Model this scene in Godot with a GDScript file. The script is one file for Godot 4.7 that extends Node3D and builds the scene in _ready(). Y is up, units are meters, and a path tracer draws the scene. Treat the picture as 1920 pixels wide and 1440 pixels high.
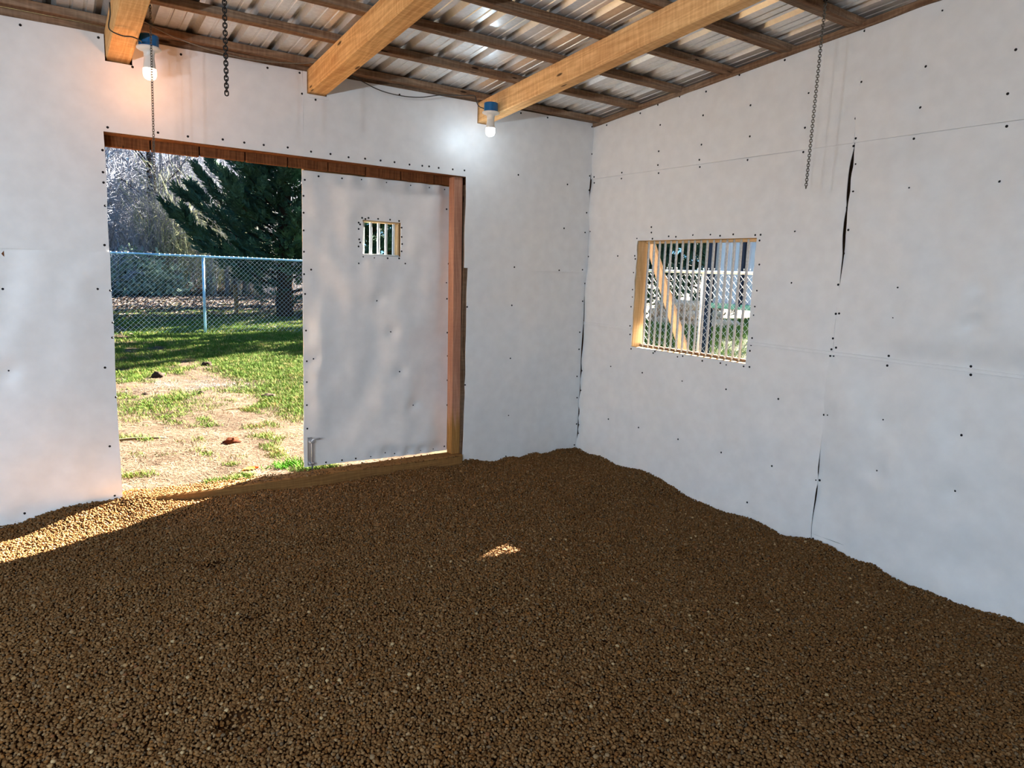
extends Node3D
# A stall in a pole barn: white sheeted walls, gravel floor, timber and metal roof, a sliding door that stands half open.
# x runs right along the back wall (the corner is x = 0), z runs from the back wall into the room, metres throughout.

const SLOPE := 0.085        # rise of the roof towards the front, metres per metre
const RAFTER_TOP := 2.705   # height of the rafters' top at the back wall
const OPEN_LEFT := -3.585
const OPEN_RIGHT := -1.222
const OPEN_TOP := 2.154
const SUN_ELEVATION := 26.2

var rng := RandomNumberGenerator.new()
var broad := FastNoiseLite.new()
var fine := FastNoiseLite.new()
var mats := {}


func _ready() -> void:
	rng.seed = 77
	broad.seed = 5
	broad.frequency = 1.0
	broad.noise_type = FastNoiseLite.TYPE_SIMPLEX_SMOOTH
	broad.fractal_type = FastNoiseLite.FRACTAL_NONE
	fine.seed = 11
	fine.frequency = 1.0
	fine.noise_type = FastNoiseLite.TYPE_SIMPLEX
	fine.fractal_octaves = 3
	camera_and_light()
	make_materials()
	build_ground()
	build_back_wall()
	build_right_wall()
	build_far_walls()
	build_roof()
	build_floor()
	build_door()
	build_window()
	build_lamps()
	build_cables()
	build_chains()
	build_yard()
	build_trees()
	build_lean_to()


func camera_and_light() -> void:
	var cam := Camera3D.new()
	cam.name = "camera"
	cam.fov = 57.62
	cam.near = 0.05
	cam.far = 400.0
	add_child(cam)
	cam.transform = Transform3D(Basis(Vector3.UP, -0.59392) * Basis(Vector3.RIGHT, -0.15617) * Basis(Vector3.BACK, 0.03837), Vector3(-3.9257, 1.4453, 4.7306))
	cam.current = true
	var sky_look := ProceduralSkyMaterial.new()
	sky_look.sky_top_color = Color(0.36, 0.56, 0.76)
	sky_look.sky_horizon_color = Color(0.50, 0.71, 0.84)
	sky_look.sky_curve = 0.16
	sky_look.ground_bottom_color = Color(0.35, 0.34, 0.28)
	sky_look.ground_horizon_color = Color(0.60, 0.64, 0.62)
	sky_look.sky_energy_multiplier = 1.0
	sky_look.sun_angle_max = 1.0
	var sky := Sky.new()
	sky.sky_material = sky_look
	var env := Environment.new()
	env.background_mode = Environment.BG_SKY
	env.background_energy_multiplier = 0.85
	env.sky = sky
	env.tonemap_mode = Environment.TONE_MAPPER_LINEAR
	env.tonemap_exposure = 2.70
	env.sdfgi_enabled = true
	env.ssao_enabled = true
	env.ssil_enabled = true
	var around := WorldEnvironment.new()
	around.name = "surroundings"
	around.environment = env
	add_child(around)
	var sun := DirectionalLight3D.new()
	sun.name = "sun"
	sun.light_color = Color(1.0, 0.95, 0.88)
	sun.light_energy = 18.0
	sun.light_angular_distance = 0.5
	sun.shadow_enabled = true
	add_child(sun)
	var e := deg_to_rad(SUN_ELEVATION)
	var flat_way := Vector2(-0.894, 0.447).normalized()
	var way := Vector3(flat_way.x * cos(e), -sin(e), flat_way.y * cos(e))
	sun.transform = Transform3D(Basis.looking_at(way, Vector3.UP), Vector3(12, 8, -6))


# ---------------------------------------------------------------- naming

func tag(o: Node3D, label: String, category: String, group := "", kind := "") -> Node3D:
	o.set_meta("label", label)
	o.set_meta("category", category)
	if group != "":
		o.set_meta("group", group)
	if kind != "":
		o.set_meta("kind", kind)
	return o


func thing(called: String, where: Vector3, label: String, category: String, group := "", kind := "") -> Node3D:
	var o := Node3D.new()
	o.name = called
	add_child(o, true)
	o.position = where
	return tag(o, label, category, group, kind)


func base_of(n: Node) -> Vector3:
	var p := Vector3.ZERO
	while n is Node3D and n != self:
		p += (n as Node3D).position
		n = n.get_parent()
	return p


# a mesh in world coordinates placed under a parent that is only moved, never turned
func part(called: String, mesh: Mesh, mat: Material, parent: Node3D, xf := Transform3D()) -> MeshInstance3D:
	var o := MeshInstance3D.new()
	o.name = called
	o.mesh = mesh
	o.material_override = mat
	if parent != self:
		xf.origin -= base_of(parent)
	parent.add_child(o, true)
	o.transform = xf
	return o


# ---------------------------------------------------------------- shapes

func starts() -> SurfaceTool:
	var st := SurfaceTool.new()
	st.begin(Mesh.PRIMITIVE_TRIANGLES)
	st.set_smooth_group(-1)
	return st


func done(st: SurfaceTool) -> ArrayMesh:
	st.generate_normals()
	st.index()
	return st.commit()


# a triangle whose front looks along out
func tri(st: SurfaceTool, a: Vector3, b: Vector3, c: Vector3, out: Vector3) -> void:
	if (b - a).cross(c - a).dot(out) > 0.0:
		var t := b
		b = c
		c = t
	st.add_vertex(a)
	st.add_vertex(b)
	st.add_vertex(c)


func quad(st: SurfaceTool, a: Vector3, b: Vector3, c: Vector3, d: Vector3, out: Vector3) -> void:
	tri(st, a, b, c, out)
	tri(st, a, c, d, out)


# a box with chamfered edges
func add_box(st: SurfaceTool, size: Vector3, xf := Transform3D(), bevel := 0.003) -> void:
	var h := size * 0.5
	var b := minf(bevel, minf(h.x, minf(h.y, h.z)) * 0.5)
	var at := func(axis: int, s: Vector3) -> Vector3:
		var v := Vector3(s.x * (h.x - b), s.y * (h.y - b), s.z * (h.z - b))
		v[axis] = s[axis] * h[axis]
		return xf * v
	var mid := xf.origin
	for axis in 3:
		var p := (axis + 1) % 3
		var q := (axis + 2) % 3
		for s in [-1.0, 1.0]:
			var k: Array[Vector3] = []
			for e in [[-1, -1], [1, -1], [1, 1], [-1, 1]]:
				var v := Vector3.ZERO
				v[axis] = s
				v[p] = e[0]
				v[q] = e[1]
				k.append(at.call(axis, v))
			quad(st, k[0], k[1], k[2], k[3], (k[0] + k[2]) * 0.5 - mid)
		for s in [-1.0, 1.0]:
			for r in [-1.0, 1.0]:
				var v0 := Vector3.ZERO
				v0[p] = s
				v0[q] = r
				v0[axis] = -1
				var v1 := v0
				v1[axis] = 1
				var k0: Vector3 = at.call(p, v0)
				var k1: Vector3 = at.call(p, v1)
				var k2: Vector3 = at.call(q, v1)
				var k3: Vector3 = at.call(q, v0)
				quad(st, k0, k1, k2, k3, (k0 + k2) * 0.5 - xf * (Vector3(v0 + v1) * 0.0))
	for sx in [-1.0, 1.0]:
		for sy in [-1.0, 1.0]:
			for sz in [-1.0, 1.0]:
				var v := Vector3(sx, sy, sz)
				tri(st, at.call(0, v), at.call(1, v), at.call(2, v), xf.basis * v)


func box_mesh(size: Vector3, bevel := 0.003) -> ArrayMesh:
	var st := starts()
	add_box(st, size, Transform3D(), bevel)
	return done(st)


# a squared timber from a to b: its own x runs along the grain
func timber(called: String, a: Vector3, b: Vector3, wide: float, tall: float, mat: Material, parent: Node3D, bevel := 0.004) -> MeshInstance3D:
	var along := (b - a).normalized()
	var side := along.cross(Vector3.UP)
	if side.length() < 0.1:
		side = Vector3.BACK
	side = side.normalized()
	var xf := Transform3D(Basis(along, side.cross(along), side), (a + b) * 0.5)
	return part(called, box_mesh(Vector3(a.distance_to(b), tall, wide), bevel), mat, parent, xf)


func ring_at(p: Vector3, way: Vector3, r: float, n: int) -> PackedVector3Array:
	var s := way.cross(Vector3.UP if absf(way.y) < 0.9 else Vector3.RIGHT).normalized()
	var t := s.cross(way).normalized()
	var k := PackedVector3Array()
	for i in n:
		var a := TAU * i / n
		k.append(p + (s * cos(a) + t * sin(a)) * r)
	return k


# a tube along points with a radius each
func add_tube(st: SurfaceTool, pts: Array, radii: Array, n := 6, closed := false) -> void:
	st.set_smooth_group(1)
	var last := PackedVector3Array()
	var first := PackedVector3Array()
	var m := pts.size()
	for i in m:
		var before: Vector3 = pts[(i - 1 + m) % m] if closed else pts[maxi(i - 1, 0)]
		var after: Vector3 = pts[(i + 1) % m] if closed else pts[mini(i + 1, m - 1)]
		var r: float = radii[mini(i, radii.size() - 1)]
		var k := ring_at(pts[i], (after - before).normalized(), r, n)
		if i > 0:
			# turn the ring so that it lines up with the one before
			var best := 0
			var least := 1e9
			for o in n:
				var d := k[o].distance_squared_to(last[0])
				if d < least:
					least = d
					best = o
			var k2 := PackedVector3Array()
			for o in n:
				k2.append(k[(o + best) % n])
			k = k2
			for o in n:
				var o2 := (o + 1) % n
				quad(st, last[o], last[o2], k[o2], k[o], (last[o] + k[o2]) * 0.5 - (pts[i] + pts[i - 1]) * 0.5)
		else:
			first = k
		last = k
	if closed:
		var best := 0
		var least := 1e9
		for o in n:
			var d := first[o].distance_squared_to(last[0])
			if d < least:
				least = d
				best = o
		for o in n:
			var o2 := (o + 1) % n
			quad(st, last[o], last[o2], first[(o2 + best) % n], first[(o + best) % n], (last[o] + last[o2]) * 0.5 - pts[m - 1])
	else:
		for o in range(1, n - 1):
			tri(st, first[0], first[o], first[o + 1], pts[0] - pts[1])
			tri(st, last[0], last[o], last[o + 1], pts[m - 1] - pts[m - 2])
	st.set_smooth_group(-1)


func tube_mesh(pts: Array, radii: Array, n := 6, closed := false) -> ArrayMesh:
	var st := starts()
	add_tube(st, pts, radii, n, closed)
	return done(st)


# a body turned about y: profile of (radius, height), from the bottom up
func lathe_mesh(profile: Array, n := 20, smooth := true) -> ArrayMesh:
	var st := starts()
	for i in profile.size() - 1:
		var a: Vector2 = profile[i]
		var b: Vector2 = profile[i + 1]
		st.set_smooth_group(i + 2 if not smooth else 1)
		for k in n:
			var t0 := TAU * k / n
			var t1 := TAU * (k + 1) / n
			var p0 := Vector3(cos(t0) * a.x, a.y, sin(t0) * a.x)
			var p1 := Vector3(cos(t1) * a.x, a.y, sin(t1) * a.x)
			var p2 := Vector3(cos(t1) * b.x, b.y, sin(t1) * b.x)
			var p3 := Vector3(cos(t0) * b.x, b.y, sin(t0) * b.x)
			var tm := (t0 + t1) * 0.5
			var out := Vector3(cos(tm) * (b.y - a.y), a.x - b.x, sin(tm) * (b.y - a.y))
			if a.x > 1e-5:
				tri(st, p0, p1, p2, out)
			if b.x > 1e-5:
				tri(st, p0, p2, p3, out)
	return done(st)


func curve_points(keys: Array, steps := 6) -> Array:
	var c := Curve3D.new()
	for i in keys.size():
		var before: Vector3 = keys[maxi(i - 1, 0)]
		var after: Vector3 = keys[mini(i + 1, keys.size() - 1)]
		var t := (after - before) / 6.0
		c.add_point(keys[i], -t, t)
	var out := []
	for i in keys.size() - 1:
		for s in steps:
			out.append(c.sample(i, float(s) / steps))
	out.append(keys[-1])
	return out


# ---------------------------------------------------------------- materials

func plain(color: Color, rough := 0.8, metal := 0.0) -> StandardMaterial3D:
	var m := StandardMaterial3D.new()
	m.albedo_color = color
	m.roughness = rough
	m.metallic = metal
	if rough >= 0.7:
		m.metallic_specular = 0.12
	return m


# wood with the grain along x: flat-sawn lines, saw marks across, knots
func wood(light: Color, dark: Color, sd: int, saw := 0.06, knots := 3, grey := 0.0, lines := 9.0, foot := -99.0) -> StandardMaterial3D:
	var w := 1024
	var h := 256
	var data := PackedByteArray()
	data.resize(w * h * 3)
	var r := RandomNumberGenerator.new()
	r.seed = sd
	var spots := []
	for i in knots:
		spots.append([r.randf() * 7.0, 0.32 + r.randf() * 0.36, 0.012 + r.randf() * 0.01])
	var n := FastNoiseLite.new()
	n.seed = sd
	n.frequency = 1.0
	n.fractal_octaves = 2
	var k := 0
	var g := Color(0.45, 0.43, 0.40)
	for j in h:
		var v := float(j) / h
		for i in w:
			var u := 7.0 * i / w
			var vv := v
			var knot := 0.0
			for s in spots:
				var du: float = (u - s[0]) * 0.25
				var dv: float = (v - s[1]) * 0.3
				var d: float = sqrt(du * du + dv * dv) / s[2]
				if d < 4.0:
					vv += 0.05 * signf(dv) * exp(-d)
					knot = maxf(knot, 1.0 - smoothstep(0.25, 0.5, d))
			var wave := n.get_noise_2d(u * 0.8, vv * 3.0)
			var line := 0.5 + 0.5 * sin(TAU * (vv * lines + wave * 1.6))
			var grit := n.get_noise_2d(u * 9.0, vv * 90.0 + 50.0)
			var mark := n.get_noise_2d(u * 55.0, 300.0 + v * 1.5)
			var patch := n.get_noise_2d(u * 1.3 + 20.0, v * 4.0 + 80.0)
			var t := clampf(0.55 + 0.30 * (line * line - 0.4) + 0.3 * grit + 0.25 * patch + saw * 4.0 * mark, 0.0, 1.0)
			var c := dark.lerp(light, t)
			if grey > 0.0:
				c = c.lerp(g * (0.7 + 0.5 * t), grey * clampf(0.5 + patch * 1.2 + grit * 0.4, 0.0, 1.0))
			c = c.lerp(dark * 0.45, knot * 0.85)
			if foot > -90.0:
				# bare paler wood below a splash line
				c = c.lerp(Color(0.70, 0.52, 0.30).lerp(Color(0.52, 0.36, 0.19), 1.0 - t), 1.0 - smoothstep(foot - 0.05, foot + 0.10, u - 3.5 + 0.15 * patch))
			data[k] = int(clampf(c.r, 0, 1) * 255)
			data[k + 1] = int(clampf(c.g, 0, 1) * 255)
			data[k + 2] = int(clampf(c.b, 0, 1) * 255)
			k += 3
	var m := StandardMaterial3D.new()
	m.albedo_texture = ImageTexture.create_from_image(Image.create_from_data(w, h, false, Image.FORMAT_RGB8, data))
	m.roughness = 0.85
	m.metallic_specular = 0.2
	m.uv1_triplanar = true
	m.uv1_triplanar_sharpness = 4.0
	m.uv1_scale = Vector3(1.0 / 7.0, 3.3, 3.3)
	m.uv1_offset = Vector3(0.5, 0.5, 0.5)
	return m


func shifted(m: StandardMaterial3D, by: float) -> StandardMaterial3D:
	var o: StandardMaterial3D = m.duplicate()
	o.uv1_offset = Vector3(0.5 + by, 0.5 + by * 0.6, 0.5 + by * 0.37)
	return o


func speckle(low: Color, high: Color, scale: float, sd: int, rough := 0.9, world := true) -> StandardMaterial3D:
	var n := FastNoiseLite.new()
	n.seed = sd
	n.frequency = 0.03
	n.fractal_octaves = 4
	var ramp := Gradient.new()
	ramp.set_color(0, low)
	ramp.set_color(1, high)
	var t := NoiseTexture2D.new()
	t.width = 512
	t.height = 512
	t.seamless = true
	t.noise = n
	t.color_ramp = ramp
	var m := StandardMaterial3D.new()
	m.albedo_texture = t
	m.roughness = rough
	if rough >= 0.7:
		m.metallic_specular = 0.12
	m.uv1_triplanar = true
	m.uv1_world_triplanar = world
	m.uv1_scale = Vector3.ONE * scale
	return m


func make_materials() -> void:
	mats.white = speckle(Color(0.885, 0.885, 0.88), Color(0.925, 0.925, 0.92), 0.5, 3, 0.42)
	mats.rafter = []
	for i in 3:
		mats.rafter.append(wood([Color(1.0, 0.84, 0.59), Color(0.97, 0.79, 0.54), Color(0.99, 0.82, 0.58)][i], [Color(0.85, 0.62, 0.38), Color(0.78, 0.55, 0.33), Color(0.82, 0.59, 0.38)][i], 21 + i * 7, 0.07, 5, 0.0, 6.0))
	mats.purlin = wood(Color(0.66, 0.52, 0.40), Color(0.36, 0.26, 0.19), 71, 0.05, 8, 0.4, 8.0)
	mats.red = wood(Color(0.56, 0.36, 0.22), Color(0.32, 0.18, 0.10), 91, 0.05, 5, 0.0, 12.0)
	mats.pale = wood(Color(0.91, 0.80, 0.63), Color(0.77, 0.62, 0.43), 111, 0.02, 4, 0.0, 10.0)
	mats.jamb = wood(Color(0.76, 0.57, 0.46), Color(0.60, 0.41, 0.33), 93, 0.03, 3, 0.0, 10.0, -0.62)
	mats.shade_stud = speckle(Color(0.14, 0.10, 0.07), Color(0.22, 0.16, 0.11), 6.0, 17, 0.9)
	mats.brace = wood(Color(0.86, 0.80, 0.72), Color(0.72, 0.64, 0.54), 119, 0.02, 3, 0.0, 10.0)
	mats.ply = wood(Color(0.60, 0.45, 0.27), Color(0.42, 0.29, 0.16), 131, 0.05, 2, 0.0, 14.0)
	mats.stake = wood(Color(0.58, 0.47, 0.33), Color(0.36, 0.28, 0.19), 141, 0.02, 2, 0.3, 8.0)
	mats.roof = speckle(Color(0.88, 0.88, 0.87), Color(0.97, 0.97, 0.96), 2.2, 61, 0.27)
	mats.roof.metallic = 0.6
	mats.fence = plain(Color(0.50, 0.68, 0.80), 0.4, 0.5)
	mats.fence_wire = plain(Color(0.74, 0.78, 0.80), 0.45, 0.4)
	mats.grey_bark = plain(Color(0.45, 0.45, 0.48), 0.95)
	mats.dark_bark = speckle(Color(0.13, 0.10, 0.085), Color(0.24, 0.19, 0.16), 4.0, 81, 0.95)
	mats.pale_bark = speckle(Color(0.36, 0.35, 0.36), Color(0.50, 0.49, 0.49), 4.0, 82, 0.95)
	mats.twig = plain(Color(0.52, 0.54, 0.59), 0.9)
	mats.log = speckle(Color(0.62, 0.52, 0.42), Color(0.82, 0.74, 0.64), 5.0, 83, 0.9)
	mats.needle = plain(Color.WHITE, 0.75)
	mats.needle.vertex_color_use_as_albedo = true
	mats.needle.cull_mode = BaseMaterial3D.CULL_DISABLED
	mats.needle.backlight = Color(0.12, 0.16, 0.10)
	mats.screw = plain(Color(0.09, 0.09, 0.10), 0.5, 0.6)
	mats.steel = plain(Color(0.78, 0.80, 0.82), 0.38, 0.85)
	mats.galv = speckle(Color(0.62, 0.65, 0.67), Color(0.80, 0.82, 0.83), 3.0, 15, 0.45)
	mats.galv.metallic = 0.55
	mats.bar = plain(Color(0.86, 0.88, 0.88), 0.35, 0.35)
	mats.blue = plain(Color(0.04, 0.38, 0.60), 0.35)
	mats.porcelain = plain(Color(0.90, 0.89, 0.86), 0.35)
	mats.wire = plain(Color(0.46, 0.42, 0.36), 0.6)
	mats.chain = plain(Color(0.42, 0.40, 0.36), 0.45, 0.75)
	mats.old_chain = plain(Color(0.16, 0.15, 0.14), 0.6, 0.6)


# ---------------------------------------------------------------- sheeted walls

# how far a buckled sheet stands off its studs at (u, v)
func buckle(u: float, v: float, sd: float, much: float) -> float:
	var a := broad.get_noise_2d(u * 1.5 + sd * 13.0, v * 0.9 + sd)
	var b := broad.get_noise_2d(u * 3.6 + sd * 7.0, v * 2.6 - sd * 3.0)
	var c := broad.get_noise_2d(u * 9.0 + sd, v * 5.0)
	return much * (0.35 + a * 0.62 + b * 0.32 + c * 0.05)


# one plastic sheet: side 0 lies in the back wall (u = x), side 1 in the right wall (u = z).
# holes: Rect2 cut-outs; top: [height at u0, height at u1]; slits: [edge u, v0, v1, opening]
func sheet(parent: Node3D, side: int, u0: float, u1: float, v0: float, v1: float, holes: Array, top: Array, sd: float, screws: Array, opts := {}) -> MeshInstance3D:
	var step: float = opts.get("step", 0.035)
	var much: float = opts.get("much", 0.012)
	var plane: float = opts.get("plane", 0.0)
	var proud: float = opts.get("proud", 0.0)
	var slits: Array = opts.get("slits", [])
	var calm: float = opts.get("calm", 0.0)
	var us := cuts(u0, u1, step, holes, 0, opts.get("extra", []))
	var vtop := v1 if top.is_empty() else maxf(top[0], top[1])
	var vs := cuts(v0, vtop, step, holes, 1, [])
	var nu := us.size()
	var nv := vs.size()
	var mine := []
	for i in range(0, screws.size(), 2):
		var s := Vector2(screws[i], screws[i + 1])
		if s.x > u0 and s.x < u1 and s.y > v0 and s.y < vtop:
			mine.append(s)
	var spot := func(u: float, v: float) -> float:
		var d := buckle(u, v, sd, much)
		if calm > 0.0:
			d *= 0.15 + 0.85 * smoothstep(0.0, calm, minf(u - u0, u1 - u))
		if side == 1:
			d *= 0.2 + 0.8 * smoothstep(0.0, 0.16, minf(v - v0, vtop - v))
		for s: Vector2 in mine:
			var q := s.distance_squared_to(Vector2(u, v))
			if q < 0.02:
				d = lerpf(d, -much * 0.12, exp(-q / 0.0022))
		return d + proud
	var pts := PackedVector3Array()
	pts.resize(nu * nv)
	var back := PackedVector3Array()
	back.resize(nu * nv)
	for i in nu:
		var cap := vtop
		if not top.is_empty():
			cap = lerpf(top[0], top[1], (us[i] - u0) / (u1 - u0))
		for j in nv:
			var v := minf(vs[j], cap)
			var u := us[i]
			var d: float = spot.call(u, v)
			# hand-cut edges wander a little
			var wob := 0.0035 * broad.get_noise_2d(v * 2.2 + sd, 9.0)
			if i == 0 or i == nu - 1:
				u += wob
			for s in slits:
				if absf(us[i] - s[0]) < 0.001 and v > s[1] and v < s[2]:
					u += s[3] * pow(sin(PI * (v - s[1]) / (s[2] - s[1])), 0.8)
			for hole: Rect2 in holes:
				if absf(us[i] - hole.position.x) < 0.0005 or absf(us[i] - hole.end.x) < 0.0005:
					if v <= hole.end.y + 0.001 and v >= hole.position.y - 0.001:
						u += wob * (1.5 if hole.size.y > 1.5 else 0.3)
			pts[i * nv + j] = on_wall(side, u, v, d, plane)
			back[i * nv + j] = on_wall(side, u, v, d - 0.005, plane)
	var full := PackedByteArray()
	full.resize((nu - 1) * (nv - 1))
	for i in nu - 1:
		for j in nv - 1:
			var m := Vector2((us[i] + us[i + 1]) * 0.5, (vs[j] + vs[j + 1]) * 0.5)
			var ok := 1
			for hole: Rect2 in holes:
				if hole.has_point(m):
					ok = 0
			var a := pts[i * nv + j]
			var b := pts[(i + 1) * nv + j + 1]
			if absf(a.y - b.y) < 1e-5:
				ok = 0
			full[i * (nv - 1) + j] = ok
	var out := Vector3(0, 0, 1) if side == 0 else Vector3(-1, 0, 0)
	var st := starts()
	for i in nu - 1:
		for j in nv - 1:
			if full[i * (nv - 1) + j] == 0:
				continue
			var a := i * nv + j
			var b := (i + 1) * nv + j
			st.set_smooth_group(1)
			quad(st, pts[a], pts[b], pts[b + 1], pts[a + 1], out)
			st.set_smooth_group(-1)
			if i == 0 or full[(i - 1) * (nv - 1) + j] == 0:
				quad(st, pts[a], pts[a + 1], back[a + 1], back[a], on_wall(side, -1, 0, 0, 0))
			if i == nu - 2 or full[(i + 1) * (nv - 1) + j] == 0:
				quad(st, pts[b], pts[b + 1], back[b + 1], back[b], on_wall(side, 1, 0, 0, 0))
			if j == 0 or full[i * (nv - 1) + j - 1] == 0:
				quad(st, pts[a], pts[b], back[b], back[a], Vector3.DOWN)
			if j == nv - 2 or full[i * (nv - 1) + j + 1] == 0:
				quad(st, pts[a + 1], pts[b + 1], back[b + 1], back[a + 1], Vector3.UP)
	var o := part("wall_sheet" if not opts.has("name") else opts.name, done(st), mats.white, parent)
	if not mats.has("screw_head"):
		mats.screw_head = lathe_mesh([Vector2(0.0072, -0.001), Vector2(0.0070, 0.0015), Vector2(0.0050, 0.002), Vector2(0.0045, 0.005), Vector2(0.0, 0.0055)], 8)
	for s: Vector2 in mine:
		var skip := false
		for hole: Rect2 in holes:
			if hole.grow(0.006).has_point(s):
				skip = true
		if skip:
			continue
		var basis := Basis(Vector3.RIGHT, PI / 2) if side == 0 else Basis(Vector3.BACK, PI / 2)
		part("screw", mats.screw_head, mats.screw, o, Transform3D(basis, on_wall(side, s.x, s.y, float(spot.call(s.x, s.y)), plane)))
	return o


func on_wall(side: int, u: float, v: float, d: float, plane: float) -> Vector3:
	return Vector3(u, v, plane + d) if side == 0 else Vector3(plane - d, v, u)


func cuts(a: float, b: float, step: float, holes: Array, axis: int, extra: Array) -> PackedFloat32Array:
	var marks := [a, b]
	for hole: Rect2 in holes:
		for m in [hole.position[axis], hole.end[axis]]:
			if m > a + 0.002 and m < b - 0.002:
				marks.append(m)
	for m in extra:
		if m > a and m < b:
			marks.append(m)
	marks.sort()
	var out := PackedFloat32Array([a])
	for i in marks.size() - 1:
		var n := maxi(1, int(round((marks[i + 1] - marks[i]) / step)))
		if marks[i + 1] - marks[i] < 1e-4:
			continue
		for k in n:
			out.append(lerpf(marks[i], marks[i + 1], float(k + 1) / n))
	return out


const SCREWS_BACK := [-3.942,2.640, -3.587,2.651, -3.562,2.536, -3.564,2.178, -3.169,2.644, -2.673,2.661, -2.472,2.668, -2.457,2.543, -2.369,2.520, -3.425,2.527, -3.307,2.185, -3.146,2.185, -2.949,2.194, -2.822,2.192, -2.704,2.193, -2.553,2.197, -2.401,2.190, -2.270,2.191, -2.144,2.185, -3.595,2.050, -3.598,1.929, -3.598,1.872, -1.775,2.650, -0.750,2.683, -0.492,2.688, -0.030,2.683, -2.026,2.190, -1.912,2.191, -1.807,2.192, -1.691,2.189, -1.590,2.192, -1.535,2.194, -1.457,2.192, -1.340,2.195, -1.240,2.198, -1.223,2.112, -1.230,1.879, -1.227,1.698, -0.752,2.218, -0.259,2.194, -0.272,1.838, -0.015,2.466, -0.027,2.287, -0.024,2.170, -0.039,1.983, -0.045,1.818, -1.225,1.505, -0.757,1.500, -0.303,1.491, -0.052,1.504, -0.010,1.388, -1.189,1.404, -1.189,1.329, -1.179,1.179, -1.192,0.962, -1.191,0.734, -1.177,0.564, -1.192,0.180, -1.198,0.000, -0.762,1.194, -0.757,0.762, -0.755,0.283, -0.765,-0.066, -0.025,1.235, -0.039,0.966, -0.036,0.816, -0.043,0.576, -0.030,0.384, -0.020,0.145, -0.032,-0.046, -3.596,1.743, -3.609,1.521, -3.589,1.507, -4.101,1.259, -3.655,1.268, -3.591,1.260, -3.588,1.074, -3.593,0.984, -3.639,0.807, -3.590,0.626, -3.636,0.328, -3.624,0.017, -3.715,-0.011, -4.078,-0.021, -4.102,0.810]
const SCREWS_RIGHT := [2.737,2.861, 2.324,2.866, 3.100,2.590, 2.687,2.601, 2.339,2.592, 2.685,2.396, 3.092,2.392, 2.328,2.396, 2.341,2.285, 2.327,2.246, 1.817,2.821, 1.476,2.802, 2.008,2.591, 1.587,2.592, 2.006,2.391, 1.603,2.395, 1.593,2.248, 2.004,2.250, 1.199,2.748, 0.954,2.758, 1.189,2.592, 1.195,2.394, 1.186,2.292, 1.187,2.244, 0.738,2.738, 0.554,2.707, 0.778,2.588, 0.780,2.398, 0.781,2.298, 0.784,2.240, 0.385,2.280, 0.373,2.236, 0.167,2.676, 0.038,2.230, 0.043,2.277, 2.000,1.774, 0.746,1.842, 3.103,2.242, 2.665,2.242, 3.107,1.982, 2.673,1.986, 2.352,2.143, 2.354,1.990, 2.329,1.901, 2.350,1.773, 2.013,1.456, 2.326,1.456, 2.677,1.452, 3.092,1.449, 2.671,1.284, 3.093,1.276, 2.331,1.284, 2.351,1.287, 2.330,1.137, 2.328,1.071, 2.355,1.084, 2.325,1.031, 2.346,1.033, 2.673,1.072, 2.671,1.017, 3.095,1.068, 3.100,1.025, 2.687,0.710, 2.687,0.411, 3.096,0.708, 3.105,0.409, 2.326,0.669, 2.350,0.672, 2.322,0.256, 2.343,0.260, 2.322,-0.125, 2.343,-0.118, 0.381,0.713, 0.754,0.711, 1.176,0.707, 1.580,0.709, 2.000,0.712, 0.391,0.264, 0.754,0.266, 1.178,0.263, 1.586,0.257, 2.001,0.264, 1.838,-0.034, 0.010,0.626, 0.010,0.450, 0.004,0.256, 0.013,0.139, 0.012,0.060, 0.750,1.801, 0.596,1.759, 0.766,1.754, 0.934,1.768, 1.007,1.763, 1.171,1.771, 1.331,1.770, 1.417,1.761, 1.528,1.768, 1.707,1.759, 1.749,1.760, 1.745,1.723, 0.584,1.624, 0.592,1.600, 0.584,1.492, 0.584,1.359, 0.589,1.300, 0.579,1.222, 0.581,1.069, 0.587,1.000, 0.610,0.886, 0.858,0.880, 0.875,0.894, 1.111,0.881, 1.162,0.892, 1.349,0.880, 1.512,0.884, 1.565,0.879, 1.709,0.887, 1.756,0.889, 1.760,1.568, 1.760,1.399, 1.755,1.294, 1.753,1.236, 1.756,1.084, 1.753,1.036, 1.748,0.997, 0.020,1.829, 0.385,1.623, 0.013,1.618]
const SCREWS_DOOR := [-2.387,2.027, -2.291,2.061, -2.123,2.065, -1.980,2.071, -1.788,2.070, -1.595,2.069, -1.439,2.069, -1.308,2.067, -1.255,2.070, -2.397,1.920, -2.397,1.807, -2.398,1.688, -2.397,1.543, -2.397,1.389, -2.391,1.252, -2.347,1.422, -1.286,1.921, -1.257,1.844, -1.254,1.673, -1.257,1.506, -1.274,1.358, -1.264,1.232, -1.855,1.211, -2.387,0.995, -2.383,0.776, -2.384,0.626, -2.385,0.458, -2.383,0.285, -2.335,0.793, -1.741,0.977, -1.254,0.964, -1.246,0.777, -1.242,0.579, -1.239,0.375, -1.236,0.179, -1.663,0.668, -1.544,0.397, -1.257,0.033, -1.360,0.022, -1.474,0.021, -1.589,0.018, -1.698,0.021, -1.777,0.038, -1.896,0.020, -2.015,0.019, -2.123,0.019, -2.246,0.017, -1.973,1.804, -1.948,1.798, -1.924,1.807, -1.850,1.806, -1.756,1.807, -1.683,1.803, -1.999,1.769, -1.988,1.757, -1.999,1.724, -1.994,1.651, -1.987,1.629, -1.999,1.600, -1.963,1.528, -1.878,1.524, -1.772,1.526, -1.679,1.529, -1.662,1.756, -1.661,1.688, -1.656,1.636, -1.660,1.582, -1.998,1.478, -1.628,1.493]


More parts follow.
